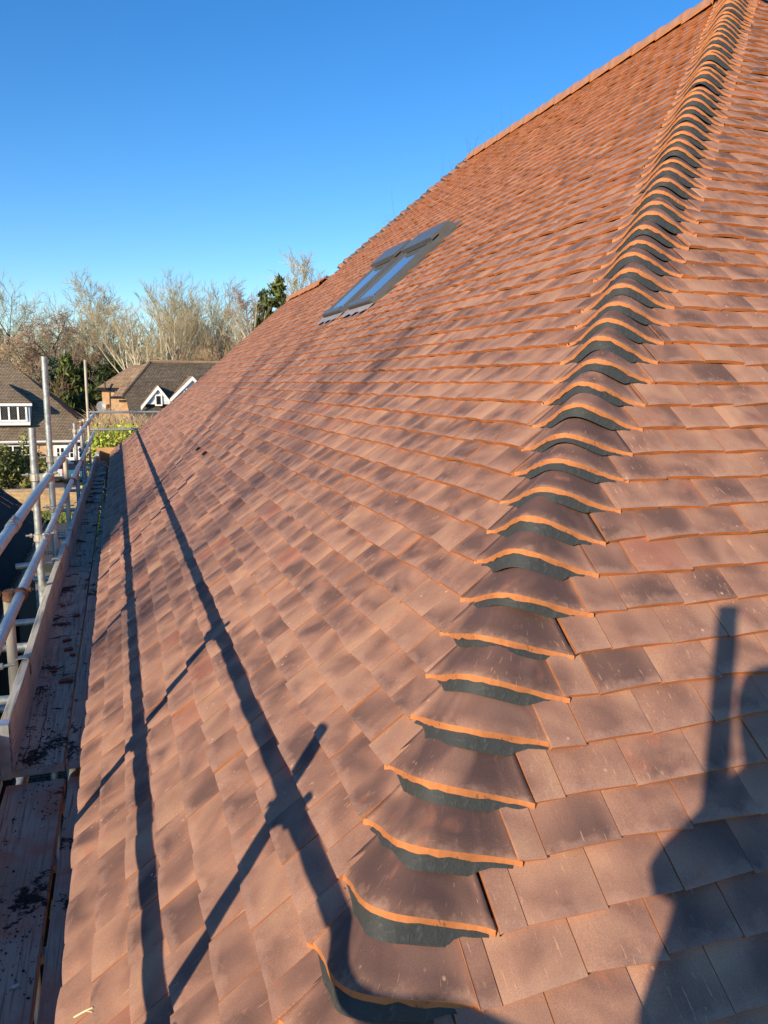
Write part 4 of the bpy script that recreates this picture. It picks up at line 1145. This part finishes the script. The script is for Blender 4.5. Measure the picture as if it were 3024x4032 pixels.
def leaves(b, cs, n, size, rz_=None, elong=1.5, r=None, droop=0.):
    """leaf sized faces scattered in blobs cs = (x, y, z, rx, ry, rz)"""
    r = r or np.random.default_rng(5)
    wts = np.array([c[3]*c[5]*(c[4]) for c in cs]); wts = wts/wts.sum()
    idx = r.choice(len(cs), n, p=wts)
    for i in idx:
        c = cs[i]; d = r.normal(size=3); d /= np.linalg.norm(d); q = r.uniform(.45, 1.05)
        p = np.array(c[:3])+d*q*np.array(c[3:6])
        a = r.normal(size=3); a[2] -= droop; a /= np.linalg.norm(a); t = perp(a, r); s_ = size*r.uniform(.6, 1.4)
        b.add([p-a*s_*elong*.5, p+t*s_*.35, p+a*s_*elong*.5, p-t*s_*.35], [(0, 1, 2, 3)], 0, float(r.random()))
mt_con = leaf_mat('dark_conifer_foliage', (.022, .042, .014), (.085, .115, .03))
mt_con2 = leaf_mat('yellow_green_conifer_foliage', (.05, .075, .015), (.15, .17, .04))
mt_blue = leaf_mat('grey_green_conifer_foliage', (.045, .07, .045), (.12, .155, .10))
def conifer(px, top, Y, wid, label, mat, seed, n=9000, size=.26, pointed=1.0, base=GT, group=None):
    r = np.random.default_rng(seed); c0 = W(px, top, Y); H = c0[2]-base
    o = empty('conifer_tree', label, 'conifer', group, (c0[0], Y, base))
    t = MB(); t.tube([(0, 0, 0), (0, 0, H*.92)], [.22, .04], 6); t.build('trunk', mt_bark_dark, o)
    cs = []
    for i in range(95):
        h = r.uniform(.06, 1.0); rad = wid*(1-h**1.5*pointed)*r.uniform(.55, 1.05)+.12; a = r.uniform(0, 6.28)
        s_ = .32+.75*wid*.28*(1-h)
        cs.append((rad*math.cos(a)*.8, rad*math.sin(a)*.8, h*H-.2, s_*1.25, s_*1.25, s_*.75))
    b = MB(); leaves(b, cs, n, size, elong=2.2, r=r, droop=.9); b.build('crown', mat, o)
    return o
conifer(262, 1392, 78, 3.1, 'tall yellow green cypress right of the tall pole, behind the left house', mt_con2, 1, 11000)
conifer(205, 1400, 80, 2.6, 'grey green conifer rising over the hip of the left house', mt_blue, 2)
conifer(335, 1425, 79, 3.0, 'dark cypress between the left house and the mossy roofed house', mt_con, 3, 10000)
conifer(150, 1440, 82, 2.6, 'grey green conifer low behind the sloping hip of the left house', mt_blue, 6)
conifer(425, 1405, 84, 3.4, 'dark ivy covered evergreen behind the lighter roofed wing', mt_con, 4, 9000, pointed=.5)
conifer(380, 1500, 72, 2.6, 'low dark evergreen in shade beside the brick gable', mt_con, 5, 8000, pointed=.5)
conifer(1092, 1062, 74, 2.9, 'dark pointed fir on the skyline above the new roof', mt_con2, 7, 16000, .30)
conifer(1040, 1140, 78, 2.6, 'shorter dark fir left of the pointed one', mt_con, 8, 12000, .30)
conifer(-5, 1290, 100, 2.4, 'dark evergreen cut off by the left edge of the view', mt_con, 9, 4000)
conifer(490, 1400, 86, 3.2, 'olive ivy clad mass between the birch clump and the lighter roofed wing', mt_con2, 14, 7000, pointed=.4)
conifer(700, 1385, 88, 3.6, 'dark olive evergreen low behind the russet thicket', mt_con, 15, 7000, pointed=.4)
conifer(870, 1345, 86, 3.2, 'dark ivy mass low in the wood above the new roof edge', mt_con, 10, 5000, pointed=.4)

def shrub(name, label, cs, n, size, mat, cat, stems=8, seed=1):
    r = np.random.default_rng(seed)
    cx = sum(c[0] for c in cs)/len(cs); cy = sum(c[1] for c in cs)/len(cs)
    o = empty(name, label, cat, None, (cx, cy, GZ))
    b = MB(); leaves(b, [(c[0]-cx, c[1]-cy, c[2]-GZ, *c[3:]) for c in cs], n, size, r=r); b.build('foliage', mat, o)
    s_ = MB()
    for i in range(stems):
        c = cs[r.integers(len(cs))]; p = np.array((c[0]-cx, c[1]-cy, c[2]-GZ+c[5]*.6))
        b0 = np.array((p[0]*.5, p[1]*.5, 0.)); s_.tube([b0, (b0+p)/2+r.normal(0, .12, 3), p], [.035, .025, .01], 4)
    s_.build('stem', mt_twig_tan, o)
    return o
mt_olive = leaf_mat('olive_green_leaves', (.085, .10, .025), (.30, .29, .09))
rs_ = np.random.default_rng(33)
cs = []
for i in range(34):
    px = rs_.uniform(-30, 195); hmax = 1765+45*abs(math.sin(px*.035)); py = rs_.uniform(hmax, 1945); Y = rs_.uniform(47.2, 49.5); p = W(px, py, Y); s_ = rs_.uniform(.35, .65)
    cs.append((p[0], p[1], max(p[2], GZ+.3), s_, s_, s_*.9))
cs.append((*W(95, 1748, 48), .25, .25, .8))
shrub('laurel_bush', 'loose olive green bush in front of the left house, behind the low brick wall', cs, 6500, .15, mt_olive, 'bush', 16, 2)
mt_hedge = leaf_mat('bright_hedge_leaves', (.18, .24, .02), (.52, .58, .07))
cs = []
for i in range(60):
    px = rs_.uniform(372, 640); py = rs_.uniform(1688, 1830); Y = rs_.uniform(25, 28); p = W(px, py, Y); s_ = rs_.uniform(.25, .5); cs.append((*p, s_, s_*1.2, s_))
for i in range(40):
    px = rs_.uniform(360, 640); p = W(px, 1700, 26.5); cs.append((p[0], p[1], rs_.uniform(GZ, p[2]-1), .7, 1.2, .7))
shrub('hedge', 'bright yellow green leafy hedge beyond the tan end board of the scaffold', cs, 13000, .085, mt_hedge, 'hedge', 14, 3)
b = MB(); rg = np.random.default_rng(44)
mt_reed = leaf_mat('dry_reed_blades', (.50, .30, .18), (.82, .66, .38))
gc = W(440, 1700, 29.2)
for i in range(420):
    px = rg.uniform(368, 600); p = W(px, rg.uniform(1685, 1720), 29.2+rg.uniform(-.6, .6)); ln = rg.uniform(.5, 1.15)*(1 if px < 480 else .75); a = rg.normal(-.25, .75); d = np.array((math.sin(a), rg.uniform(-.3, .3), math.cos(a)*.8+.2)); d /= np.linalg.norm(d)
    q = p+d*ln*.6; e = q+(d+np.array((.25*np.sign(a), 0, -.35)))*ln*.45; t = np.array((.012, .004, 0))
    b.add([p-t, p+t, q+t, q-t, e], [(0, 1, 2, 3), (3, 2, 4)], 0, float(rg.random()))
for i in range(60):
    px = rg.uniform(368, 600); p = W(px, 1710, 29.2); b.tube([(p[0], p[1], GZ), p], .02, 3)
ro = b.build('reed_clump', mt_reed); tag(ro, 'dry straw coloured reed blades spraying up above the bright hedge', 'grass', kind='stuff')

# trees out of frame on the sunny side, whose bare limbs dapple the roof
def shade_tree(seed, x, y, H, label):
    TK = bare_tree(seed, H, .65, 9, (4, 3), .35, .35, .26, .14, .035)
    put_tree('bare_tree', label, 'tree', TK, (x, y, GZ), (mt_bark_dark, mt_bark_dark), None, seed, 1.)
shade_tree(41, -19.5, -11, 17, 'bare tree on the sunny side of the house casting limb shadows on the roof')
shade_tree(42, -25, -6, 19, 'tall bare tree farther left on the sunny side of the house')

# ================================================================= PHOTOGRAPHER (behind the view, casts the shadow at right)
ph = bpy.data.meshes.new('person')
J = {}; VV = []; EE = []; RR = []
def jn(name, p, r, par=None):
    J[name] = len(VV); VV.append(p); RR.append(r)
    if par is not None: EE.append((J[par], J[name]))
jn('pelvis', (-.48, -.36, -.70), (.22, .17)); jn('waist', (-.48, -.34, -.53), (.19, .16), 'pelvis'); jn('chest', (-.43, -.36, -.36), (.19, .15), 'waist')
jn('neck0', (-.42, -.31, -.20), (.095, .09), 'chest'); jn('neck', (-.41, -.27, -.115), (.06, .06), 'neck0'); jn('head0', (-.405, -.24, -.045), (.075, .075), 'neck')
jn('head', (-.40, -.225, .035), (.082, .095), 'head0'); jn('crown', (-.40, -.235, .11), (.07, .08), 'head')
for s_, sh_, el_, wr_, hip_, kn_, an_, to_ in (
    ('l', (-.535, -.26, -.25), (-.47, -.12, -.34), (-.125, -.075, -.10), (-.48, -.36, -.78), (-.45, -.36, -1.16), (-.42, -.40, -1.57), (-.36, -.22, -1.595)),
    ('r', (-.24, -.42, -.25), (-.08, -.34, -.40), (.085, -.13, -.11), (-.33, -.46, -.78), (-.33, -.46, -1.16), (-.33, -.50, -1.57), (-.27, -.33, -1.595))):
    jn('sh'+s_, sh_, (.085, .08), 'chest'); m_ = tuple((np.array(sh_)+np.array(el_))/2); jn('ua'+s_, m_, (.070, .066), 'sh'+s_); jn('el'+s_, el_, (.058, .055), 'ua'+s_)
    m_ = tuple(np.array(el_)*.6+np.array(wr_)*.4); jn('fa'+s_, m_, (.044, .042), 'el'+s_); jn('wr'+s_, wr_, (.028, .026), 'fa'+s_)
    jn('hip'+s_, hip_, (.105, .10), 'pelvis'); jn('kn'+s_, kn_, (.068, .066), 'hip'+s_); jn('an'+s_, an_, (.048, .048), 'kn'+s_); jn('to'+s_, to_, (.042, .028), 'an'+s_)
    sg = -1 if s_ == 'l' else 1
    wr_ = np.array(wr_); cx = -CU*.045+CR*.018-CF*.018
    pal = cx+CR*sg*.052-CF*.012-CU*.02; jn('pa'+s_, tuple(pal), (.022, .030), 'wr'+s_)
    for fi, off in enumerate((.042, .020, -.002, -.022)):
        k1 = pal+CU*off-CF*.010-CR*sg*.004; k2 = k1-CR*sg*.022-CF*.008; k3 = k2-CR*sg*.016
        jn('f%d%s' % (fi, s_), tuple(k1), (.009, .009), 'pa'+s_); jn('g%d%s' % (fi, s_), tuple(k2), (.008, .008), 'f%d%s' % (fi, s_)); jn('h%d%s' % (fi, s_), tuple(k3), (.007, .007), 'g%d%s' % (fi, s_))
    jn('t'+s_, tuple(pal-CU*.03-CR*sg*.01-CF*.012), (.010, .010), 'pa'+s_); jn('u'+s_, tuple(pal-CU*.038-CR*sg*.04-CF*.012), (.009, .009), 't'+s_)
ph.from_pydata([tuple(map(float, v)) for v in VV], EE, [])
po = bpy.data.objects.new('person', ph); C.objects.link(po)
sk_ = po.modifiers.new('skin', 'SKIN'); sk_.use_smooth_shade = True
for i, r_ in enumerate(RR): ph.skin_vertices[0].data[i].radius = r_
ph.skin_vertices[0].data[0].use_root = True
ss = po.modifiers.new('sub', 'SUBSURF'); ss.levels = 1; ss.render_levels = 1
ph.materials.append(simple('navy_work_clothes', (.05, .055, .07), .9, 0, 20, .2, .2))
tag(po, 'person in dark work clothes on the walkway holding up a phone', 'person')
b = MB(); cx = -CU*.045+CR*.018-CF*.018
b.obox(cx-CR*.036-CU*.074-CF*.004, CR*.072, CU*.148, CF*.008)
tag(b.build('phone', mt_blackpl), 'black phone held up in both hands by the person', 'phone')

# added unseen house shape, sunny side: made to shade the far eaves and walkway
shade_house = empty('neighbour_house', 'added hip roofed house shape, unseen at the left, put there to shade the far eaves', 'house', 'neighbouring houses', (-14, 4, GZ))
b = MB(); rx0, rx1 = -10., -16.; e0, e1, ya, yb = -7.2, -18.8, -4.2, 9.6
rz, ez = 2.9, -.4
b.poly([(e0, ya, ez), (e0, yb, ez), (rx0, yb-2.5, rz), (rx0, ya+3.6, rz)]); b.poly([(e1, yb, ez), (e1, ya, ez), (rx1, ya+3.6, rz), (rx1, yb-2.5, rz)])
b.poly([(e1, ya, ez), (e0, ya, ez), (rx0, ya+3.6, rz), (rx1, ya+3.6, rz)]); b.poly([(e0, yb, ez), (e1, yb, ez), (rx1, yb-2.5, rz), (rx0, yb-2.5, rz)])
b.poly([(rx0, ya+3.6, rz), (rx0, yb-2.5, rz), (rx1, yb-2.5, rz), (rx1, ya+3.6, rz)])
sub(b, 'roof', mt_roofbrown, shade_house)
b = MB(); b.box(e1+.5, e0-.5, ya+.5, yb-.5, GZ, ez+.02); sub(b, 'wall', mt_brick, shade_house)
